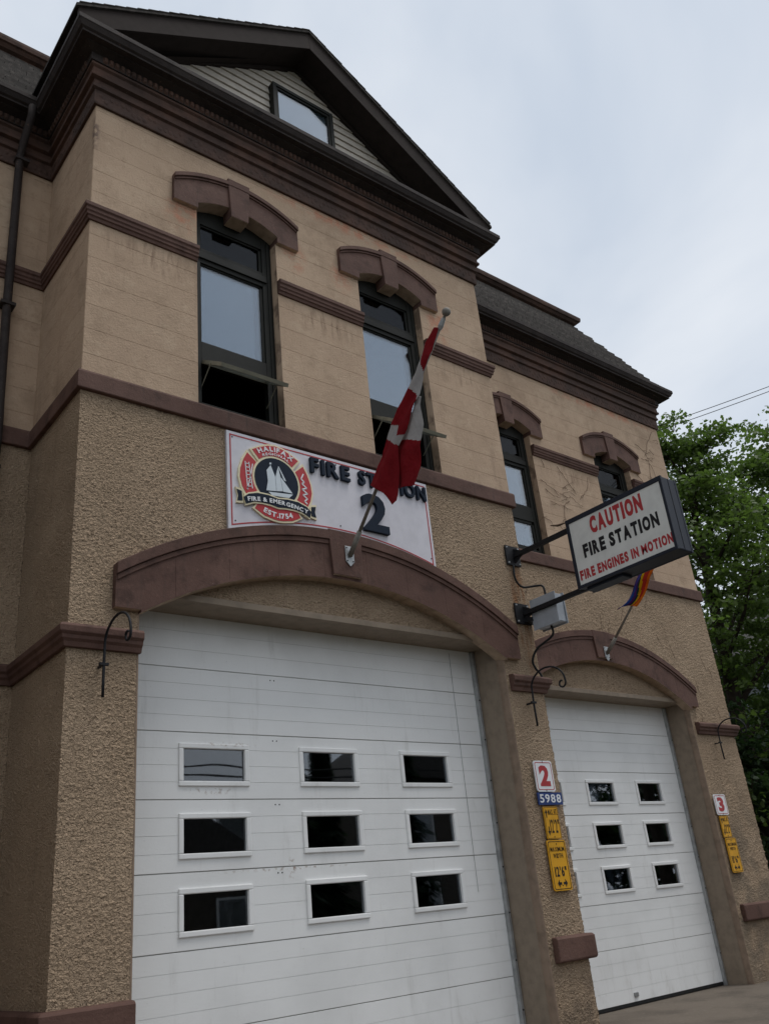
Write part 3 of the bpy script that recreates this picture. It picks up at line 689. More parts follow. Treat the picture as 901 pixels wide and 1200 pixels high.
# ------------------------------------------------------------------ windows
for i, (cx, y, dz) in enumerate(WINS):
    op = i < 2; a, b = cx-WH, cx+WH; f = MB(); y0, y1 = y+.105, y+.175
    ztr0, ztr1 = 7.50+dz, 7.69+dz; zt = 8.015+dz; zr0, zr1 = 6.27, 6.51
    f.box(a, a+.095, y0, y1, ZS+.005, 8.2+dz); f.box(b-.115, b, y0, y1, ZS+.005, 8.2+dz)
    f.box(a+.095, b-.115, y0+.004, y1, zt, 8.25+dz)
    f.box(a+.095, b-.115, y0+.004, y1, ZS+.005, 5.815); f.box(a+.095, b-.115, y0+.002, y1, zr0, zr1)
    f.box(a+.095, b-.115, y0+.002, y1, ztr0, ztr1)
    w = part('window', f, 'frame', ST, bev=.004)
    f = MB(); t = .03                                      # stepped stops round the lights
    for (p, q, r, s) in ((a+.095,b-.115,ztr1,zt),(a+.095,b-.115,zr1,ztr0)):
        f.box(p,q,y0+.02,y1,r,r+t*.6); f.box(p,q,y0+.02,y1,s-t*.6,s); f.box(p,p+t*.5,y0+.02,y1,r,s); f.box(q-t,q,y0+.02,y1,r,s)
    part('sash', f, 'frame', w)
    mo = MB().box(a+.06, b-.07, y0-.018, y0+.003, ztr0+.05, ztr1-.06); part('transom_bar', mo, 'frame', w, bev=.005)
    for p, q in ((a+.02, a+.05), (b-.06, b-.03)): part('frame_bead', MB().box(p, q, y0-.014, y0+.003, ZS+.03, 8.12+dz), 'frame', w, bev=.004)
    part('pane', MB().box(a+.1,b-.12,y0+.035,y0+.041,ztr1,zt), 'glass_tr', w)
    part('pane', MB().box(a+.1,b-.12,y0+.03,y0+.036,zr1,ztr0), 'glass', w)
    part('blind', MB().box(a+.07,b-.2,y0+.07,y0+.073,zr1-.02,ztr0+.02), 'blind', w)
    part('sill_board', MB().box(a,b,y+.02,y0+.02,ZS-.02,ZS+.012), 'trim', w)
    if op:
        th = math.radians(56.5); ln = .45; hy, hz = y0+.0, 6.275
        def S(u, d): return (hy-u*math.sin(th)+d*math.cos(th), hz-u*math.cos(th)-d*math.sin(th))
        sp = MB()
        def sb(u0, u1, x0, x1, d0=-.019, d1=.019):
            c = [S(u0,d0),S(u1,d0),S(u1,d1),S(u0,d1)]; sp.prism(c, x0, x1, ax='yz')
        sb(0,.035,a+.1,b-.12); sb(ln-.035,ln,a+.1,b-.12); sb(.035,ln-.035,a+.1,a+.135); sb(.035,ln-.035,b-.155,b-.12)
        sh = part('open_sash', sp, 'alu', w)
        sp = MB(); sb(.03,ln-.03,a+.13,b-.15,-.003,.003); part('open_pane', sp, 'glass', w)
        for xx in (a+.1, b-.12): part('stay_arm', MB().tube([(xx, y0+.03, 5.98), (xx, S(.22,0)[0], S(.22,0)[1])], .006, 5), 'alu', w)
    else:
        lf = MB(); p, q, r, s = a+.095, b-.115, 5.815, zr0
        for bb in ((p,q,r,r+.04),(p,q,s-.04,s),(p,p+.035,r,s),(q-.04,q,r,s)): lf.box(bb[0],bb[1],y0+.015,y1,bb[2],bb[3])
        part('lower_sash', lf, 'frame', w); part('pane', MB().box(p+.03,q-.03,y0+.03,y0+.036,r+.03,s-.03), 'glass', w)
        part('blind', MB().box(p,q-.05,y0+.07,y0+.073,r,s), 'blind', w)
# ------------------------------------------------------------------ downspout
ds = MB(); ds.tube([(-.36,D-.30,9.52),(-.36,D-.29,9.38),(-.375,D-.13,9.12),(-.38,D-.075,8.95),(-.36,D-.075,6.9),(-.34,D-.075,5.9),(-.335,D-.09,5.66),(-.335,D-.09,5.5),(-.335,D-.07,5.3),(-.335,D-.07,.3)], .042, 8)
dn = part('downspout', ds, 'gutter', ST, smooth=True)
for zz in (8.9, 7.0, 5.2): part('pipe_clip', MB().box(-.43,-.29,D-.125,D+.0,zz,zz+.035), 'gutter', dn)

# ================================================================== things on the building
# ---- station name board
SX0, SX1, SZ1 = 1.37, 3.845, 5.49
def ext(x): rise = .69; Rr = (2.286**2+rise**2)/(2*rise); return 4.66-Rr+math.sqrt(Rr*Rr-(x-DC)**2)
SB = thing('station_sign', (2.6, -.02, 4.5), 'white board with round fire emblem and raised FIRE STATION 2 lettering above the large door', 'sign')
def board_poly(ins, n=24):
    bot = [(SX0+ins+(SX1-SX0-2*ins)*i/n, ext(SX0+ins+(SX1-SX0-2*ins)*i/n)+.012+ins) for i in range(n+1)]
    return bot+[(SX1-ins, SZ1-ins), (SX0+ins, SZ1-ins)]
part('board', MB().prism(board_poly(0), -.032, -.004), 'signwhite', SB)
def ring(o, i, y0, y1):
    n = len(o); mb = MB(); vs = [(a, y0, b) for a, b in o]+[(a, y0, b) for a, b in i]+[(a, y1, b) for a, b in o]+[(a, y1, b) for a, b in i]
    fs = []
    for k in range(n):
        m = (k+1) % n
        fs += [(k, m, n+m, n+k), (2*n+k, 2*n+m, m, k), (n+k, n+m, 3*n+m, 3*n+k)]
    return mb.add(vs, fs)
part('red_border', ring(board_poly(.030), board_poly(.043), -.0345, -.031), 'red', SB)
sc = MB()
for x, z in ((1.43,5.43),(1.44,4.57),(2.62,5.43),(2.62,4.75),(3.79,5.43),(3.79,4.60),(2.0,4.60)): sc.sphere((x,-.033,z), .008, 6)
part('screw', sc, 'black', SB)['kind'] = 'stuff'
part('lettering', text_mb('FIRE', FP(2.289,5.258,-.032,.035), .482, .165, .035, .03, gap=.13), 'slate', SB)
part('lettering', text_mb('STATION', FP(2.886,5.262,-.032,.035), .915, .165, .035, .03, gap=.13), 'slate', SB)
part('lettering', text_mb('2', FP(2.895,4.742,-.032,.04), .325, .43, .04, .03), 'slate', SB)
# emblem
EX, EZ = 1.885, 5.058
def scaled(poly, k):
    cx = sum(p[0] for p in poly)/len(poly); cz = sum(p[1] for p in poly)/len(poly); return [(cx+(x-cx)*k, cz+(z-cz)*k) for x, z in poly]
def smooth_poly(poly, it=2):
    for _ in range(it):
        q = []
        for i in range(len(poly)):
            a, b = poly[i], poly[(i+1) % len(poly)]; q += [(a[0]*.75+b[0]*.25, a[1]*.75+b[1]*.25), (a[0]*.25+b[0]*.75, a[1]*.25+b[1]*.75)]
        poly = q
    return poly
def arc(r, a0, a1, n=12): return [(EX+r*math.cos(math.radians(a0+(a1-a0)*i/n)), EZ+r*math.sin(math.radians(a0+(a1-a0)*i/n))) for i in range(n+1)]
em = part('emblem', MB().prism(arc(.258, 0, 360, 40)[:-1], -.055, -.032), 'cream', SB)
TOPC = [(1.601,5.341),(1.70,5.398),(1.80,5.44),(1.885,5.455),(1.97,5.44),(2.07,5.398),(2.17,5.341)]+arc(.225,40,140)
TOPP = [(1.628,5.340),(1.71,5.385),(1.80,5.422),(1.885,5.436),(1.97,5.422),(2.06,5.385),(2.143,5.340)]+arc(.266,47,133)
LC = [(1.573,5.325),(1.515,5.222),(1.478,5.11),(1.469,5.014),(1.493,4.914),(1.54,4.82),(1.66,4.86)]+arc(.22,215,145)
LP = [(1.574,5.292),(1.531,5.212),(1.496,5.11),(1.487,5.017),(1.510,4.925),(1.551,4.852)]+arc(.266,214,145)
mir = lambda P: [(2*EX-x, z) for x, z in P][::-1]
BC = [(1.61,4.725),(1.725,4.655),(1.835,4.634),(1.89,4.632),(1.94,4.636),(2.05,4.66),(2.16,4.725),(2.10,4.80),(1.885,4.80),(1.67,4.80)]
BPo = [(1.636,4.726),(1.735,4.673),(1.835,4.653),(1.89,4.65),(1.94,4.654),(2.04,4.676),(2.134,4.726),(2.10,4.79),(1.885,4.78),(1.67,4.79)]
for P in (TOPC, LC, mir(LC), BC): part('emblem_rim', MB().prism(P, -.053, -.032), 'cream', SB)
for P in (TOPP, LP, mir(LP), BPo): part('emblem_petal', MB().prism(P, -.0565, -.050), 'crimson', SB)
part('emblem_disc', MB().prism(arc(.243, 0, 360, 40)[:-1], -.058, -.054), 'slate', SB)
sail = MB()
for P in ([(1.764,4.935),(1.785,5.04),(1.775,5.15),(1.822,5.215),(1.868,5.10),(1.872,4.95)], [(1.876,4.95),(1.872,5.10),(1.882,5.14),(1.905,5.215),(1.925,5.12),(1.945,4.965)], [(1.95,4.962),(1.93,5.11),(1.95,5.09),(2.055,4.965)], [(1.905,5.225),(1.915,5.22),(1.99,5.08),(1.965,5.085)]): sail.prism(P, -.061, -.057)
sail.prism([(1.786,4.925),(2.06,4.955),(2.013,4.908),(1.823,4.895)], -.061, -.057); sail.prism([(1.81,5.22),(1.83,5.225),(1.832,5.243),(1.812,5.24)], -.061, -.057)
part('schooner', sail, 'sail', SB)
bt = [(1.516,4.815),(1.565,4.855),(1.66,4.885),(1.78,4.888),(1.885,4.872),(1.99,4.888),(2.11,4.885),(2.205,4.855),(2.254,4.815)]
bb_ = [(2.235,4.745),(2.15,4.785),(2.06,4.795),(1.97,4.793),(1.885,4.780),(1.80,4.793),(1.71,4.795),(1.62,4.785),(1.535,4.745)]
bt = [(x, z-.004) for x, z in bt]
part('banner_rim', MB().prism([(x, z+.016) for x, z in bt]+[(x, z-.016) for x, z in bb_], -.064, -.04), 'cream', SB)
part('banner', MB().prism(bt+bb_, -.069, -.060), 'slate', SB)
for s in (-1, 1):
    T = [(EX+s*.445,4.905),(EX+s*.372,4.89),(EX+s*.365,4.755),(EX+s*.44,4.745),(EX+s*.425,4.82)]
    part('banner_tail_rim', MB().prism(T, -.052, -.032), 'cream', SB); part('banner_tail', MB().prism(scaled(T, .72), -.056, -.05), 'slate', SB)
def arc_text(txt, r, amid, span, h, y, bold, name, mat, flip=False, cz=None, cx=EX):
    cz = EZ if cz is None else cz; gap = .13; k = 0; res = []
    ws = [.28 if c == ' ' else glyph(c, bold)[2]+gap for c in txt]; tot = sum(ws); acc = 0; mb = MB()
    unit = math.radians(span)*r/tot
    for c, w in zip(txt, ws):
        f = (acc+w/2)/tot; acc += w
        if c == ' ':
            res.append(part(name, mb, mat, SB)); mb = MB(); continue
        a = math.radians(amid + (span*(f-.5) if flip else -span*(f-.5)))
        px, pz = cx+r*math.cos(a), cz+r*math.sin(a); t = a-math.pi/2 if not flip else a+math.pi/2
        ux, uz, vx, vz = math.cos(t), math.sin(t), -math.sin(t), math.cos(t); V, F, gw, y0, y1 = glyph(c, bold); H0, H1 = glyph('H', bold)[3:5]
        mb.add([(px+ux*(gx-gw/2)*unit+vx*(gy-H0)/(H1-H0)*h, y-(gz+.5)*.004, pz+uz*(gx-gw/2)*unit+vz*(gy-H0)/(H1-H0)*h) for gx, gy, gz in V], F)
    return part(name, mb, mat, SB)
arc_text('HALIFAX', .312, 90, 74, .052, -.0565, .03, 'emblem_lettering', 'white')
arc_text('REGIONAL', .272, 90, 64, .026, -.0565, .02, 'emblem_lettering', 'white')
arc_text('FIRE & EMERGENCY', 1.50, 90, 25.5, .044, -.069, .03, 'emblem_lettering', 'white', cz=4.812-1.50)
arc_text('EST.1754', .385, 270, 52, .052, -.0565, .03, 'emblem_lettering', 'white', flip=True)
ld = MB()
def stk(mb, a, b, w, y=-.0565):
    dx, dz = b[0]-a[0], b[1]-a[1]; l = math.hypot(dx, dz); nx, nz = -dz/l*w/2, dx/l*w/2
    mb.prism([(a[0]+nx,a[1]+nz),(b[0]+nx,b[1]+nz),(b[0]-nx,b[1]-nz),(a[0]-nx,a[1]-nz)], y-.004, y)
stk(ld,(1.545,5.19),(1.565,4.90),.009); stk(ld,(1.585,5.19),(1.615,4.92),.009)
for i in range(7): t = i/6.5; stk(ld,(1.547+.018*t,5.17-.26*t),(1.588+.026*t,5.17-.245*t),.007)
stk(ld,(1.625,5.18),(1.60,5.05),.010); stk(ld,(1.60,5.05),(1.558,4.90),.009)
part('ladder_and_axe', ld, 'white', SB)
hs = MB(); pts = [(2.195,5.21),(2.165,5.15),(2.20,5.12),(2.17,5.10),(2.225,5.06),(2.17,5.04),(2.23,5.0),(2.175,4.98),(2.225,4.945),(2.19,4.915),(2.22,4.89)]
for a, b in zip(pts[:-1], pts[1:]): stk(hs, a, b, .013)
part('hose', hs, 'white', SB)

# ---- hanging caution sign (lit box at right angles to the wall)
CS = thing('caution_sign', (5.12, -1.5, 4.14), 'navy box sign reading CAUTION FIRE STATION on two black arms at the bay corner', 'sign')
CX0, CX1, CY0, CY1, CZ0, CZ1 = 5.0, 5.265, -.915, -2.145, 4.135, 4.915
bx_ = MB(); bx_.box(CX0+.012, CX1-.012, CY1, CY0, CZ0, CZ1); part('sign_box', bx_, 'navy', CS, bev=.012)
for xf, xb in ((CX0, CX0+.03), (CX1, CX1-.03)):
    fr = MB(); x0, x1 = min(xf, xb), max(xf, xb); t = .036
    fr.box(x0,x1,CY1-.004,CY0+.004,CZ0-.004,CZ0+t-.006); fr.box(x0,x1,CY1-.004,CY0+.004,CZ1-t-.012,CZ1+.004); fr.box(x0,x1,CY1-.004,CY1+t-.008,CZ0+t-.006,CZ1-t-.012); fr.box(x0,x1,CY0-t,CY0+.004,CZ0+t-.006,CZ1-t-.012)
    part('retaining_frame', fr, 'navy', CS, bev=.004)
    xx = (CX0+.009, CX0+.013) if xf == CX0 else (CX1-.013, CX1-.009)
    part('face_panel', MB().box(xx[0], xx[1], CY1+.02, CY0-.02, CZ0+.02, CZ1-.03), 'caution_face', CS)
    yr = lambda ya, z: ((lambda u, v, d: (xx[0]-(.003-d), ya-u, z+v)) if xf == CX0 else (lambda u, v, d: (xx[1]+(.003-d), -(3.06+ya)+u, z+v)))
    part('lettering', text_mb('CAUTION', yr(-1.215,4.652), .662, .188, .003, .058, cond=.6, gap=.10), 'red', CS)
    part('lettering', text_mb('FIRE STATION', yr(-1.07,4.430), .948, .150, .003, .055, cond=.6, gap=.11), 'ink', CS)
    part('lettering', text_mb('FIRE ENGINES IN MOTION', yr(-.970,4.212), 1.15, .105, .003, .052, cond=.6, gap=.11), 'red', CS)
part('sign_seam', MB().box(5.125,5.131,CY1-.003,CY1+.01,CZ0+.01,CZ1-.01), 'black', CS)
part('service_hatch', MB().box(5.05,5.21,-1.45,-.99,CZ0-.03,CZ0+.01), 'navy', CS, bev=.008)
for zz in (4.86, 4.155):
    part('arm', MB().box(5.095,5.145,-.95,-.01,zz-.025,zz+.025), 'black', CS, bev=.004)
    part('mounting_plate', MB().box(4.985,5.215,-.028,-.008,zz-.12,zz+.12), 'black', CS, bev=.003)
    part('arm_gusset', MB().prism([(-.028,zz-.09),(-.16,zz-.02),(-.16,zz+.02),(-.028,zz+.09)], 5.112, 5.128, ax='yz'), 'black', CS)
    bl = MB()
    for dx in (-.09,.09):
        for dz in (-.095,.095): bl.sphere((5.10+dx,-.03,zz+dz), .013, 6)
    part('bolt', bl, 'galv', CS)['kind'] = 'stuff'
part('guy_rod', MB().tube([(5.2,-.93,4.93),(5.2,-.76,5.0),(5.2,-.66,5.01),(5.2,-.56,5.05)], [.010,.007,.014,.006], 6), 'twig', CS)
JB = thing('junction_box', (5.1, -.32, 3.93), 'small grey steel electrical box mounted behind the lower sign arm', 'electrical box')
part('box', MB().box(5.15, 5.28, -.47, -.13, 3.95, 4.27), 'boxgrey', JB, bev=.008)
part('lid', MB().box(5.138, 5.15, -.485, -.115, 3.935, 4.285), 'boxgrey', JB, bev=.003)
part('back_plate', MB().box(5.282,5.295,-.485,-.115,3.935,4.285), 'boxgrey', JB, bev=.003)
part('bracket', MB().box(5.1,5.28,-.13,.0,4.05,4.09), 'black', JB)
def cabl(name, pts, r, lbl, cat='cable', mat='cable', sub=6):
    P = [Vector(p) for p in pts]; q = []
    for i in range(len(P)-1):
        p0, p1, p2, p3 = P[max(i-1,0)], P[i], P[i+1], P[min(i+2,len(P)-1)]
        for k in range(sub):
            t = k/sub; q.append(.5*((2*p1)+(p2-p0)*t+(2*p0-5*p1+4*p2-p3)*t*t+(3*p1-p0-3*p2+p3)*t**3))
    q.append(P[-1])
    return single(name, MB().tube(q, r, 7), mat, tuple(P[-1]), lbl, cat, smooth=True)
cabl('conduit', [(5.08,-.025,4.74),(5.06,-.03,4.62),(5.09,-.035,4.52),(5.16,-.06,4.47),(5.24,-.18,4.46),(5.25,-.26,4.42),(5.24,-.28,4.25)], .013, 'black flexible cable looping from upper sign plate into the grey box')
cabl('conduit', [(5.22,-.30,3.95),(5.22,-.29,3.84),(5.16,-.10,3.74),(5.13,-.03,3.62),(5.16,-.03,3.53),(5.21,-.04,3.47),(5.225,-.06,3.36)], .013, 'black flexible cable hanging below the grey box along the pier')

# ---- flagpoles and flags
def flagpole(x, y, z, ly, lz, lbl, fin):
    FPo = thing('flagpole', (x, y, z), lbl, 'flagpole')
    pl = MB().prism([(x-.05,z+.10),(x+.05,z+.10),(x+.05,z-.06),(x,z-.11),(x-.05,z-.06)], y-.008, y); part('bracket_plate', pl, 'galv', FPo, bev=.002)
    bl = MB()
    for dx, dz in ((-.035,.08),(.035,.08),(-.035,-.055),(.035,-.055)): bl.sphere((x+dx,y-.009,z+dz), .008, 6)
    part('bolt', bl, 'black', FPo)['kind'] = 'stuff'
    e = Vector((0, ly, lz)); l = e.length; u = e/l; b = Vector((x, y-.01, z))
    part('socket', MB().tube([b, b+u*.26], .026, 10), 'pole', FPo, smooth=True)
    part('pole', MB().tube([b+u*.02, b+u*l], [.018, .014], 10), 'pole', FPo, smooth=True)
    if fin:
        t = b+u*l; part('finial', MB().sphere(t+u*.03, .042, 12), 'pole', FPo, smooth=True)
        part('rope_wrap', MB().tube([t-u*.14, t-u*.10, t-u*.03], [.022,.027,.02], 8), 'galv', FPo)
    return FPo
flagpole(2.65, -.095, 4.41, -1.70, 1.745, 'long grey pole slanting up from large arch keystone with ball tip', True)
flagpole(8.09, D-.095, 4.30, -1.15, 1.07, 'short grey pole slanting up from the keystone of the right arch', False)
def lerp_poly(P, t):
    L = [0]
    for a, b in zip(P[:-1], P[1:]): L.append(L[-1]+math.hypot(b[0]-a[0], b[1]-a[1]))
    s = t*L[-1]
    for i in range(len(P)-1):
        if s <= L[i+1] or i == len(P)-2:
            f = (s-L[i])/max(L[i+1]-L[i], 1e-9); return (P[i][0]+(P[i+1][0]-P[i][0])*f, P[i][1]+(P[i+1][1]-P[i][1])*f)
def inside(p, poly):
    c = False; n = len(poly)
    for i in range(n):
        (x1, y1), (x2, y2) = poly[i], poly[(i+1) % n]
        if (y1 > p[1]) != (y2 > p[1]) and p[0] < (x2-x1)*(p[1]-y1)/(y2-y1)+x1: c = not c
    return c
def cloth_grid(mb, Lp, Rp, xf, matf, nr=150, nc=54, bot=None):
    base = len(mb.v)
    vs = []; cs = {}
    for i in range(nr+1):
        v = i/nr; a, b = lerp_poly(Lp, v), lerp_poly(Rp, v)
        for j in range(nc+1):
            u = j/nc; y, z = a[0]+(b[0]-a[0])*u, a[1]+(b[1]-a[1])*u
            if bot and v > .7:
                q = lerp_poly(bot, u); w = ((v-.7)/.3)**2; y, z = y+(q[0]-y)*w*(v == 1 or 1)*w, z+(q[1]-z)*w*w
            vs.append((xf(u, v, y, z)+.007*mnoise.noise(Vector((y*14, z*9, 1.3)))+.003*mnoise.noise(Vector((y*37, z*30, 4.1))), y, z))
    fs = []; mi = []
    for i in range(nr):
        for j in range(nc):
            f = (i*(nc+1)+j, i*(nc+1)+j+1, (i+1)*(nc+1)+j+1, (i+1)*(nc+1)+j); fs.append(f)
            cy = sum(vs[k][1] for k in f)/4; cz = sum(vs[k][2] for k in f)/4; mi.append(matf((cy, cz), (j+.5)/nc, (i+.5)/nr))
    b = len(mb.v); mb.v += vs; mb.f += [tuple(b+k for k in f) for f in fs]; mb.mi += mi
FA_L = [(-1.684,6.078),(-1.542,5.987),(-1.455,5.881),(-1.365,5.776),(-1.267,5.684),(-1.127,5.556),(-0.981,5.438),(-0.865,5.303),(-0.749,5.168),(-0.619,5.037),(-0.558,4.965)]
FA_R = [(-1.734,6.045),(-1.619,5.86),(-1.47,5.724),(-1.396,5.515),(-1.315,5.455),(-1.163,5.268),(-1.014,5.153),(-0.984,4.971),(-0.953,4.811),(-0.918,4.644)]
FA_B = [(-0.558,4.965),(-0.757,4.787),(-0.85,4.628),(-0.918,4.644)]
FB_L = [(-1.30,5.56),(-1.22,5.47),(-1.02,5.27),(-0.93,5.17),(-0.88,4.971),(-0.90,4.789)]
FB_R = [(-1.36,5.526),(-1.338,5.442),(-1.331,5.257),(-1.28,5.097),(-1.223,4.851),(-1.139,4.712)]
red1 = [(-1.70,6.2),(-1.80,6.045),(-1.619,5.86),(-1.47,5.724),(-1.452,5.863)]
red2 = [(-1.20,5.75),(-1.36,5.52),(-1.315,5.40),(-1.163,5.22),(-1.031,5.259),(-1.049,5.368),(-0.93,5.427),(-1.1,5.6)]
red3 = [(-0.85,5.33),(-1.03,5.153),(-0.9,4.5),(-0.85,4.5),(-0.70,4.75),(-0.5,4.956)]
fl = MB()
def fax(u, v, y, z): return 2.606+.014*math.sin(u*7+v*9)*min(1, v*2)-.02*math.sin(u*3.1)*v-.010*math.sin(v*23+u*4)*u*.6
def fam(p, u, v): return 0 if (inside(p, red1) or inside(p, red2) or inside(p, red3)) else 1
cloth_grid(fl, FA_L, FA_R, fax, fam, bot=FA_B)
def fbx(u, v, y, z): return 2.64+.016*math.sin(u*6+1+v*2)+.03*v*(1-u)+.008*math.sin(v*15+u*3)
def fbm(p, u, v): return 0 if p[1] < 5.17-(p[0]+1.151)*-.567 and v > .3 else 1
cloth_grid(fl, FB_L, FB_R, fbx, fbm, nr=100, nc=44)
FLG = single('flag', fl, ['f_red', 'f_white'], (2.65, -1.1, 4.65), 'red and white maple leaf flag hanging folded from the long pole', 'flag', smooth=True)
sm = FLG.modifiers.new('thick', 'SOLIDIFY'); sm.thickness = .003
# rainbow flag
PL = [(0.14,5.40),(0.319,5.21),(0.462,5.058),(0.60,4.905),(0.72,4.84)]
PR = [(-0.12,5.37),(0.05,5.19),(0.155,5.04),(0.28,4.90),(0.41,4.765)]
PB = [(0.765,4.835),(0.66,4.855),(0.60,4.862),(0.52,4.815),(0.43,4.776)]
fl = MB()
def pmf(p, u, v):
    u2 = u+.05*math.sin(v*5)
    return 0 if u2 < .12 else 1 if u2 < .30 else 0 if u2 < .40 else 2 if u2 < .46 else 3 if u2 < .55 else 5 if u2 < .72 else 4
cloth_grid(fl, PL, PR, lambda u, v, y, z: 8.06+.028*math.sin(u*9+v*3)+.015*math.sin(v*11), pmf, nr=44, nc=30, bot=PB)
o = single('flag', fl, ['p_violet','p_blue','p_green','p_yellow','p_orange','p_red'], (8.07, .4, 4.85), 'small rainbow flag hanging from the short pole below the box sign', 'flag', smooth=True)
sm = o.modifiers.new('thick', 'SOLIDIFY'); sm.thickness = .003

# ---- small traffic and number signs
def rrect(x0, x1, z0, z1, r, n=5):
    P = []
    for cx, cz, a0 in ((x1-r,z0+r,-90),(x1-r,z1-r,0),(x0+r,z1-r,90),(x0+r,z0+r,180)):
        P += [(cx+r*math.cos(math.radians(a0+90*i/n)), cz+r*math.sin(math.radians(a0+90*i/n))) for i in range(n+1)]
    return P
def plate(name, x0, x1, z0, z1, y, mat, lbl, border=None, bins=.012, bw=.008, r=.02, group=None):
    p = thing(name, ((x0+x1)/2, y, z0), lbl, 'sign', group)
    part('plate', MB().prism(rrect(x0,x1,z0,z1,r), y-.012, y), mat, p)
    if border: part('border', ring(rrect(x0+bins,x1-bins,z0+bins,z1-bins,max(r-bins*.5,.004)), rrect(x0+bins+bw,x1-bins-bw,z0+bins+bw,z1-bins-bw,max(r-bins*.5-bw*.5,.003)), y-.0135, y-.0115), border, p)
    return p
def txt(p, s, x, z, w, h, y, mat, bold=.03): return part('lettering', text_mb(s, FP(x, z, y-.012, .002), w, h, .002, bold, cond=.4, gap=.13), mat, p)
def arrow(p, x, z, s, dx, dz, y, w=.5, mat='ink'):      # arrow with head, pointing along (dx,dz), length s
    q = [(-.5,-.13),(.0,-.13),(.0,-.42),(.5,0),(.0,.42),(.0,.13),(-.5,.13)]
    return part('arrow', MB().prism([(x+(a*dx-b*dz*w/.5)*s, z+(a*dz+b*dx*w/.5)*s) for a, b in q], y-.0138, y-.0118), mat, p)
def dots(p, pts, y):
    m = MB()
    for x, z in pts: m.sphere((x, y-.012, z), .007, 6)
    part('screw', m, 'ink', p)['kind'] = 'stuff'
y = -.022
p = plate('number_sign', 4.862, 5.142, 2.225, 2.535, y, 'white', 'white plate with red 2 on the pier between the doors', 'red', .016, .007, .03)
txt(p, '2', 4.925, 2.272, .155, .215, y, 'red', .05); dots(p, ((5.0,2.522),(5.0,2.237)), y)
p = plate('number_sign', 4.852, 5.222, 2.095, 2.216, y, 'blue', 'blue house number plate reading 5988 on the middle pier', None, r=.004)
txt(p, '5988', 4.878, 2.115, .32, .083, y, 'white', .015)
def ht_sign(x0, z0, z1, y, second, lbl):
    w = .215; p = plate('height_sign', x0, x0+w, z0, z1, y, 'yellow', lbl, 'ink', .006, .003, .012); h = z1-z0
    txt(p, 'MAX. HT.', x0+.062, z0+h*.74, .14, h*.18, y, 'ink', .012); txt(p, second, x0+.066, z0+h*.18, .135, h*.42, y, 'ink', .012)
    arrow(p, x0+.035, z0+h*.80, .085, 0, 1, y, .28); arrow(p, x0+.042, z0+h*.25, .085, 0, -1, y, .28); dots(p, ((x0+w/2, z0+.02),), y); return p
def wd_sign(x0, z0, z1, y, val, lbl):
    w = .272; p = plate('width_sign', x0, x0+w, z0, z1, y, 'yellow', lbl, 'ink', .012, .006, .025); h = z1-z0
    txt(p, 'MAXIMUM', x0+.033, z0+h*.77, .206, h*.09, y, 'ink', .01); txt(p, 'WIDTH', x0+.065, z0+h*.64, .14, h*.09, y, 'ink', .012)
    txt(p, val, x0+.05, z0+h*.27, .175, h*.20, y, 'ink', .03)
    arrow(p, x0+.095, z0+h*.14, .06, -1, 0, y, .75); arrow(p, x0+.18, z0+h*.14, .06, 1, 0, y, .75); dots(p, ((x0+w/2, z0+h*.1),(x0+w/2, z0+h*.92)), y); return p
ht_sign(4.90, 1.765, 2.075, y, "12'2\"", 'narrow amber maximum height sign reading 12 2 below blue number plate')
wd_sign(4.875, 1.285, 1.755, y, "12'6\"", 'amber maximum width sign reading 12 6 lowest on the middle pier')
y = D-.024
p = plate('number_sign', 10.03, 10.335, 2.085, 2.375, y, 'white', 'white plate with red 3 on the right end pier', 'red', .016, .007, .03)
txt(p, '3', 10.10, 2.128, .155, .205, y, 'red', .05); dots(p, ((10.18,2.362),(10.18,2.097)), y)
ht_sign(10.06, 1.775, 2.072, y, "12'2\"", 'narrow amber maximum height sign just below the red 3 plate')
wd_sign(10.075, 1.30, 1.765, y, "11'6\"", 'amber maximum width sign reading 11 6 lowest on the right end pier')

# ---- iron hanging hooks
def hook(x, y, lbl):
    H = thing('plant_hook', (x, y, 2.88), lbl, 'hook', 'black iron hooks on the piers')
    P = [(y-.10,2.88),(y-.10,3.0),(y-.10,3.13),(y-.105,3.25)]
    for i in range(12): a = math.radians(15+i*15); P.append((y-.335+.235*math.cos(a), 3.26+.185*math.sin(a)))
    cx, cz = y-.52, 3.235
    for i in range(10):
        a = math.radians(180+i*32); r = .052*(1-i*.06); P.append((cx+r*math.cos(a)*1.0, cz+r*math.sin(a)))
    part('hook_bar', MB().tube([(x, a, b) for a, b in P], [.011]*3+[.010]*(len(P)-3), 7), 'black', H, smooth=True)
    part('wall_bracket', MB().box(x-.035, x+.035, y-.112, y-.088, 3.118, 3.138).box(x-.008, x+.008, y-.09, y+.0, 3.12, 3.136), 'black', H)
    return H
hook(.25, 0, 'curled black iron hook on the left pier beside the large door')
hook(4.95, 0, 'curled black iron hook on the pier between the two doors')
hook(10.47, D, 'curled black iron hook on the right end pier above the red 3')

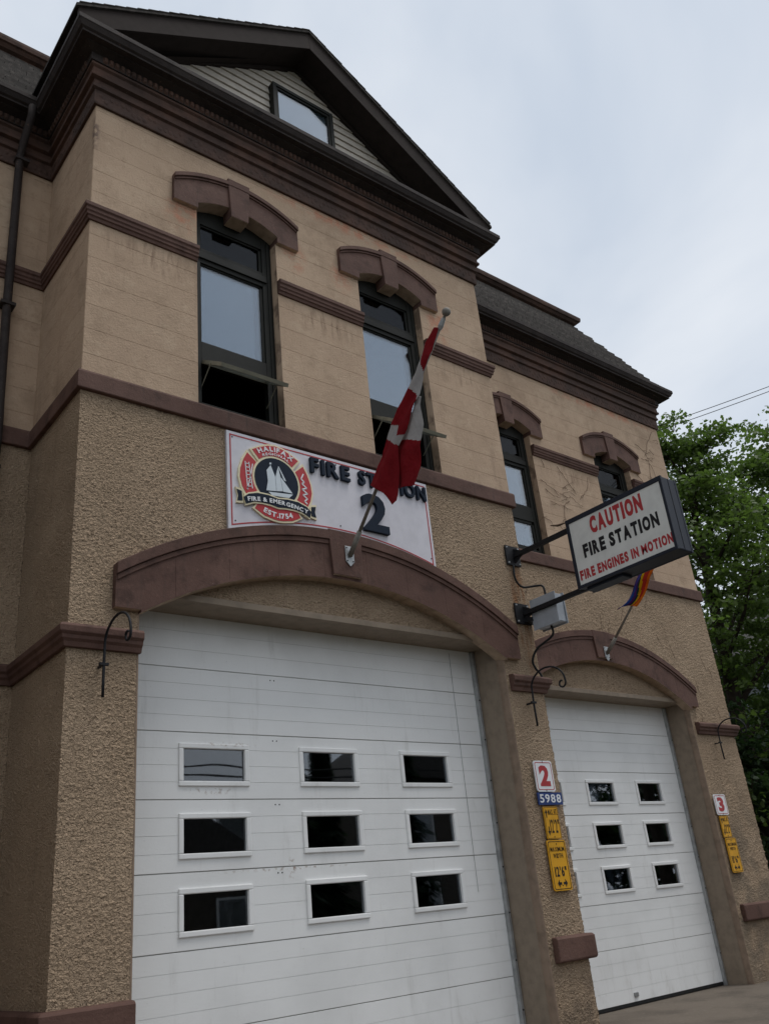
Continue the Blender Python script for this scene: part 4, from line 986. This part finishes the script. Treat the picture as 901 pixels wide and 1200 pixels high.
# ---- dead vine stems on the wing
V = [[(7.55,7.338),(7.603,7.253)],[(7.914,7.303),(8.117,7.069),(8.256,6.904)],[(7.93,6.941),(8.089,7.034),(8.223,7.102)],[(7.458,6.969),(7.622,6.898),(7.827,6.835)],[(7.839,6.81),(8.007,6.876),(8.155,6.929)],[(7.514,6.832),(7.658,6.756),(7.841,6.747)],[(7.867,6.707),(8.0,6.783),(8.124,6.819),(8.222,6.757),(8.361,6.703)],[(7.9,6.624),(8.067,6.751)],[(7.593,6.647),(7.769,6.617),(7.932,6.603)],[(8.317,6.819),(8.427,6.928),(8.56,7.043),(8.655,7.296)],[(7.336,6.34),(7.502,6.295),(7.561,6.176)],[(7.9,6.62),(7.85,6.4),(7.95,6.1),(7.9,5.75)],[(7.85,6.4),(7.7,6.25)]]
U = [[(10.901,8.762),(10.63,8.42),(10.525,8.195),(10.565,8.043),(10.65,7.887),(10.7,7.5),(10.66,7.1)],[(10.251,8.35),(10.538,8.231)],[(10.532,8.213),(10.718,8.304)],[(10.551,8.137),(10.79,8.198)],[(10.019,7.748),(10.215,7.592),(10.4,7.2)],[(10.565,8.043),(10.503,7.771),(10.45,7.5)],[(10.344,8.083),(10.552,8.072)],[(10.913,8.596),(11.016,8.608)]]
for VV, lbl in ((V, 'dry brown vine stems clinging between the two right-hand windows'), (U, 'dry brown vine stems at the upper right corner of the wing')):
    mb = MB(); rr = random.Random(3)
    for L_ in VV:
        Q = []
        for a, b in zip(L_[:-1], L_[1:]):
            for k in range(4): t = k/4; Q.append((a[0]+(b[0]-a[0])*t+rr.uniform(-.012,.012), D-.016, a[1]+(b[1]-a[1])*t+rr.uniform(-.012,.012)))
        Q.append((L_[-1][0], D-.016, L_[-1][1]))
        mb.tube(Q, [.0034-.0015*i/len(Q) for i in range(len(Q))], 5)
        for k in range(2):                     # side twigs
            q = Q[rr.randrange(len(Q))]; mb.tube([q, (q[0]+rr.uniform(-.13,.13), D-.013, q[2]+rr.uniform(-.10,.05))], .0025, 4)
    single('vine', mb, 'twig', (VV[0][0][0], D, VV[0][0][1]), lbl, 'vine')
# fine creeper stems over the rough wall of the wing
mb = MB(); rr = random.Random(9)
for i in range(20):
    x, z = rr.uniform(6.3, 10.9), rr.uniform(4.55, 5.45)
    if i > 13: x, z = rr.uniform(10.3, 11.0), rr.uniform(3.5, 4.6)
    Q = [(x, D-.008, z)]; a = rr.uniform(-2.2, -.6)
    for k in range(5): a += rr.uniform(-.5,.5); x += .05*math.cos(a); z += .05*math.sin(a); Q.append((x, D-.009, z))
    mb.tube(Q, .0020, 4, cap=False)
o = single('creeper', mb, 'twig', (9, D, 5), 'scattered fine dead creeper stems on rough stucco above the right door', 'creeper'); o['kind'] = 'stuff'

# ================================================================== surroundings
def leaves(cl, per, spread, size, rng):
    # flat sprays of drooping lobed leaves round every twig end
    n = len(cl)*per; k = np.repeat(np.arange(len(cl)), per)
    P = cl[k]+rng.normal(size=(n,3))*spread*np.array([.55,.55,.20])*(.6+.8*rng.random(len(cl)))[k][:,None]
    s = size*(.6+.75*rng.random(n))[:,None]
    a = rng.normal(size=(n,3)); a[:,2] = a[:,2]*.5-.45; a /= np.linalg.norm(a, axis=1)[:,None]
    up = np.array([0,0,1.0])+.55*rng.normal(size=(n,3)); b = np.cross(up, a); b /= np.linalg.norm(b, axis=1)[:,None]; c = np.cross(a, b)
    pts = [(-.5,0,0),(-.10,.46,.05),(.10,.22,.02),(.30,.34,.06),(.62,0,0),(.30,-.34,.06),(.10,-.22,.02),(-.10,-.46,.05)]
    V = np.concatenate([(P+s*(x*a+y_*b+z_*c))[:,None] for x, y_, z_ in pts], 1).reshape(-1,3)
    i0 = np.arange(n)[:,None]*8
    T = np.concatenate([i0+np.array([t]) for t in ([0,1,2],[0,2,4],[2,3,4],[0,4,6],[4,5,6],[0,6,7])], 0)
    return V, T
def tree(name, x, y, z0, h, rad, seed, lobes, per, lbl, mat='leaf', size=.12, low=.12, twigs=16, spread=.42):
    rng = np.random.default_rng(seed); rr = random.Random(seed); T = thing(name, (x, y, z0), lbl, 'tree', 'leafy trees beside the station')
    tr = MB(); ht = h*.88
    def axis(f): return Vector((x+.18*math.sin(f*5+seed), y+.18*math.cos(f*4+seed), z0+ht*f))
    tr.tube([axis(f) for f in (-.02, .15, .35, .55, .72, .82, .90)], [h*.019, h*.015, h*.012, h*.009, h*.005, h*.003, .01], 8)
    ends = []
    for i in range(lobes):                      # limbs rising from the trunk, each carrying its own fan of twigs
        f = low+(1-low)*(i+rr.random())/lobes; b = axis(f*.86); an = i*2.399+rr.uniform(-.4,.4)
        env = rad*(math.sin(math.pi*min(1, .16+.84*f))**.55 if f < .95 else .35)*rr.uniform(.62, 1.12)
        e = Vector((x+env*math.cos(an), y+env*math.sin(an), min(b.z+env*rr.uniform(.35,.75), z0+h)))
        m = b.lerp(e, .5)+Vector((rr.uniform(-.15,.15), rr.uniform(-.15,.15), .12*env*rr.uniform(-.3,1)))
        tr.tube([b, m, e], [h*.0052*(1.15-f*.6), h*.0034*(1.15-f*.6), .008], 5, cap=False)
        for k in range(twigs):
            t = .28+.72*rr.random(); q = (b.lerp(m, t*2) if t < .5 else m.lerp(e, t*2-1))
            L = env*.34*rr.uniform(.4,1.1); w = q+Vector((rr.gauss(0,1), rr.gauss(0,1), rr.gauss(.25,.55))).normalized()*L
            tr.tube([q, w], [.010, .004], 3, cap=False); ends.append(tuple(w))
        ends.append(tuple(e))
    for k in range(twigs*2):
        q = axis(.80+.14*rr.random()); w = q+Vector((rr.gauss(0,.45), rr.gauss(0,.45), rr.gauss(.3,.3))); tr.tube([q, w], [.01,.004], 3, cap=False); ends.append(tuple(w))
    V, F = leaves(np.array(ends), per, spread, size, rng)
    link('crown', fastmesh('crown', V-np.array((x, y, z0)), F, mat, smooth=False), T)
    part('trunk', tr, 'bark', T, recalc=False)
    return T
tree('maple_tree', 16.1, 3.7, -.4, 14.4, 3.1, 11, 40, 40, 'tall leafy green tree nearest the right corner of the station', 'leaf', .10, .10, 18, .36)
tree('maple_tree', 20.4, 3.2, -.4, 15.6, 3.5, 12, 38, 40, 'tallest green tree at the right edge behind the nearer one', 'leaf', .115, .12, 18, .42)
tree('maple_tree', 19.5, 8.2, -.4, 9.6, 3.6, 13, 30, 30, 'dark green tree standing lower and farther behind the station corner', 'leaf2', .19, .06, 12, .55)
tree('maple_tree', 14.9, 3.9, -.4, 5.4, 1.8, 14, 24, 30, 'low bushy green tree beside the right end wall', 'leaf2', .115, .04, 10, .3)
def house(x, y, w, d, h, wall, face, lbl, nwin=3, rot=0):
    Hs = thing('house', (x, y, -.4), lbl, 'building')
    z0 = -.4; part('wall', MB().box(x-w/2, x+w/2, y-d/2, y+d/2, z0-.2, z0+h), wall, Hs)
    rfm = MB(); e = .4; rfm.prism([(x-w/2-e, z0+h-.1), (x+w/2+e, z0+h-.1), (x, z0+h+w*.33)], y-d/2-e, y+d/2+e); part('roof', rfm, 'houseroof', Hs)
    yy = y+face*d/2
    for fl_ in range(2):
        for i in range(nwin):
            cx = x-w/2+w*(i+.5)/nwin; zz = z0+1.0+fl_*2.9
            f = part('window', MB().box(cx-.55, cx+.55, *sorted((yy, yy+face*.06)), zz, zz+1.6), 'white', Hs)
            part('pane', MB().box(cx-.47, cx+.47, *sorted((yy+face*.05, yy+face*.068)), zz+.08, zz+1.52), 'glass_dark', f)
    return Hs
house(31, 12.5, 9, 9, 8.6, 'brickhouse', -1, 'grey gabled house half hidden behind the trees')
# across the street: what the door glass reflects
house(-3.0, -25, 9, 8, 6.0, 'housecream', 1, 'cream gabled house across the street behind the camera')
house(11.0, -25.5, 9, 8, 3.5, 'housered', 1, 'low brown boarded house across the street behind the camera')
house(25.5, -25, 9, 8, 6.6, 'housered', 1, 'tall brown boarded house across the street right of the conifers')
house(-9.6, 5.5, 8.5, 15, 9.6, 'housered', -1, 'unseen tall brown boarded house added left of the station to shade it')  # added out of view, blocks the sky so the left return goes darker
for i, (tx, ty, th_) in enumerate(((33, -22, 9.5), (38.5, -21, 10.5), (44, -23, 10), (50, -20, 10.5))):
    o = tree('street_tree', tx, ty, -.4, th_, 3.6, 40+i, 22, 16, ['first', 'second', 'third', 'farthest'][i]+' broad tree along the far side of the street right of the houses', 'leaf2', .42, .06, 7, .8); o['group'] = 'street trees across the road'
def conifer(x, y, h, seed, lbl):
    T = thing('conifer_tree', (x, y, -.4), lbl, 'tree', 'conifers across the street'); rng = np.random.default_rng(seed)
    n = 5000; t = rng.random(n)**.75; r = (1-t)*h*.20*np.sqrt(rng.random(n))*(.75+.25*np.sin(t*60)); a = rng.random(n)*2*np.pi
    P = np.stack([r*np.cos(a), r*np.sin(a), .3+t*(h-.3)], 1)
    d = np.stack([np.cos(a), np.sin(a), -.5+0*a], 1)*.42; w = np.stack([-np.sin(a), np.cos(a), 0*a], 1)*.12
    Vv = np.stack([P-w, P+w, P+d], 1).reshape(-1,3); F = np.arange(3*n).reshape(-1,3)
    link('crown', fastmesh('crown', Vv, F, 'needle', False), T)
    part('trunk', MB().tube([(x,y,-.5),(x,y,h*.9)], [.22,.03], 7), 'bark', T)
conifer(16.2, -21, 8.6, 1, 'taller dark conifer in front of the brown house across the street'); conifer(18.0, -21.6, 7.9, 2, 'shorter dark conifer beside the taller one across the street')
conifer(21.0, -20.5, 9.8, 3, 'tallest dark conifer across the street, right of the pair')
# utility pole and overhead wires
UP = thing('utility_pole', (17.5, -4.2, -.4), 'brown wooden utility pole beyond the right edge of the view', 'pole')
part('post', MB().tube([(17.5,-4.2,-.6),(17.5,-4.2,11.5)], [.16,.11], 10), 'bark', UP)
part('crossarm', MB().box(16.4,18.6,-4.27,-4.15,11.15,11.27), 'bark', UP)
def wire(a, b, sag, lbl, r=.007):
    a, b = Vector(a), Vector(b); pts = []
    for i in range(17): t = i/16; p = a.lerp(b, t); p.z -= sag*4*t*(1-t); pts.append(p)
    return single('overhead_wire', MB().tube(pts, r, 5), 'cable', tuple(a), lbl, 'wire', 'overhead wires')
wire((11.14, 1.75, 9.05), (17.3, -4.2, 11.35), .10, 'upper black wire running from the right wall corner over the trees')
wire((11.14, 1.80, 8.96), (17.2, -4.2, 11.25), .12, 'lower of two black wires leaving the right wall corner')
wire((24.5, 12, 10.5), (17.6, -4.2, 11.35), .3, 'single black wire crossing the sky at the far right')
for i, (zz, yy) in enumerate(((6.55, -20.2), (6.25, -20.2), (9.0, -9.5))):
    wire((60, yy, zz), (-40, yy, zz+.2), .35, ['upper of two street wires along the far pavement', 'lower of two street wires along the far pavement', 'high street wire running over the near kerb'][i], .03 if i < 2 else .012)
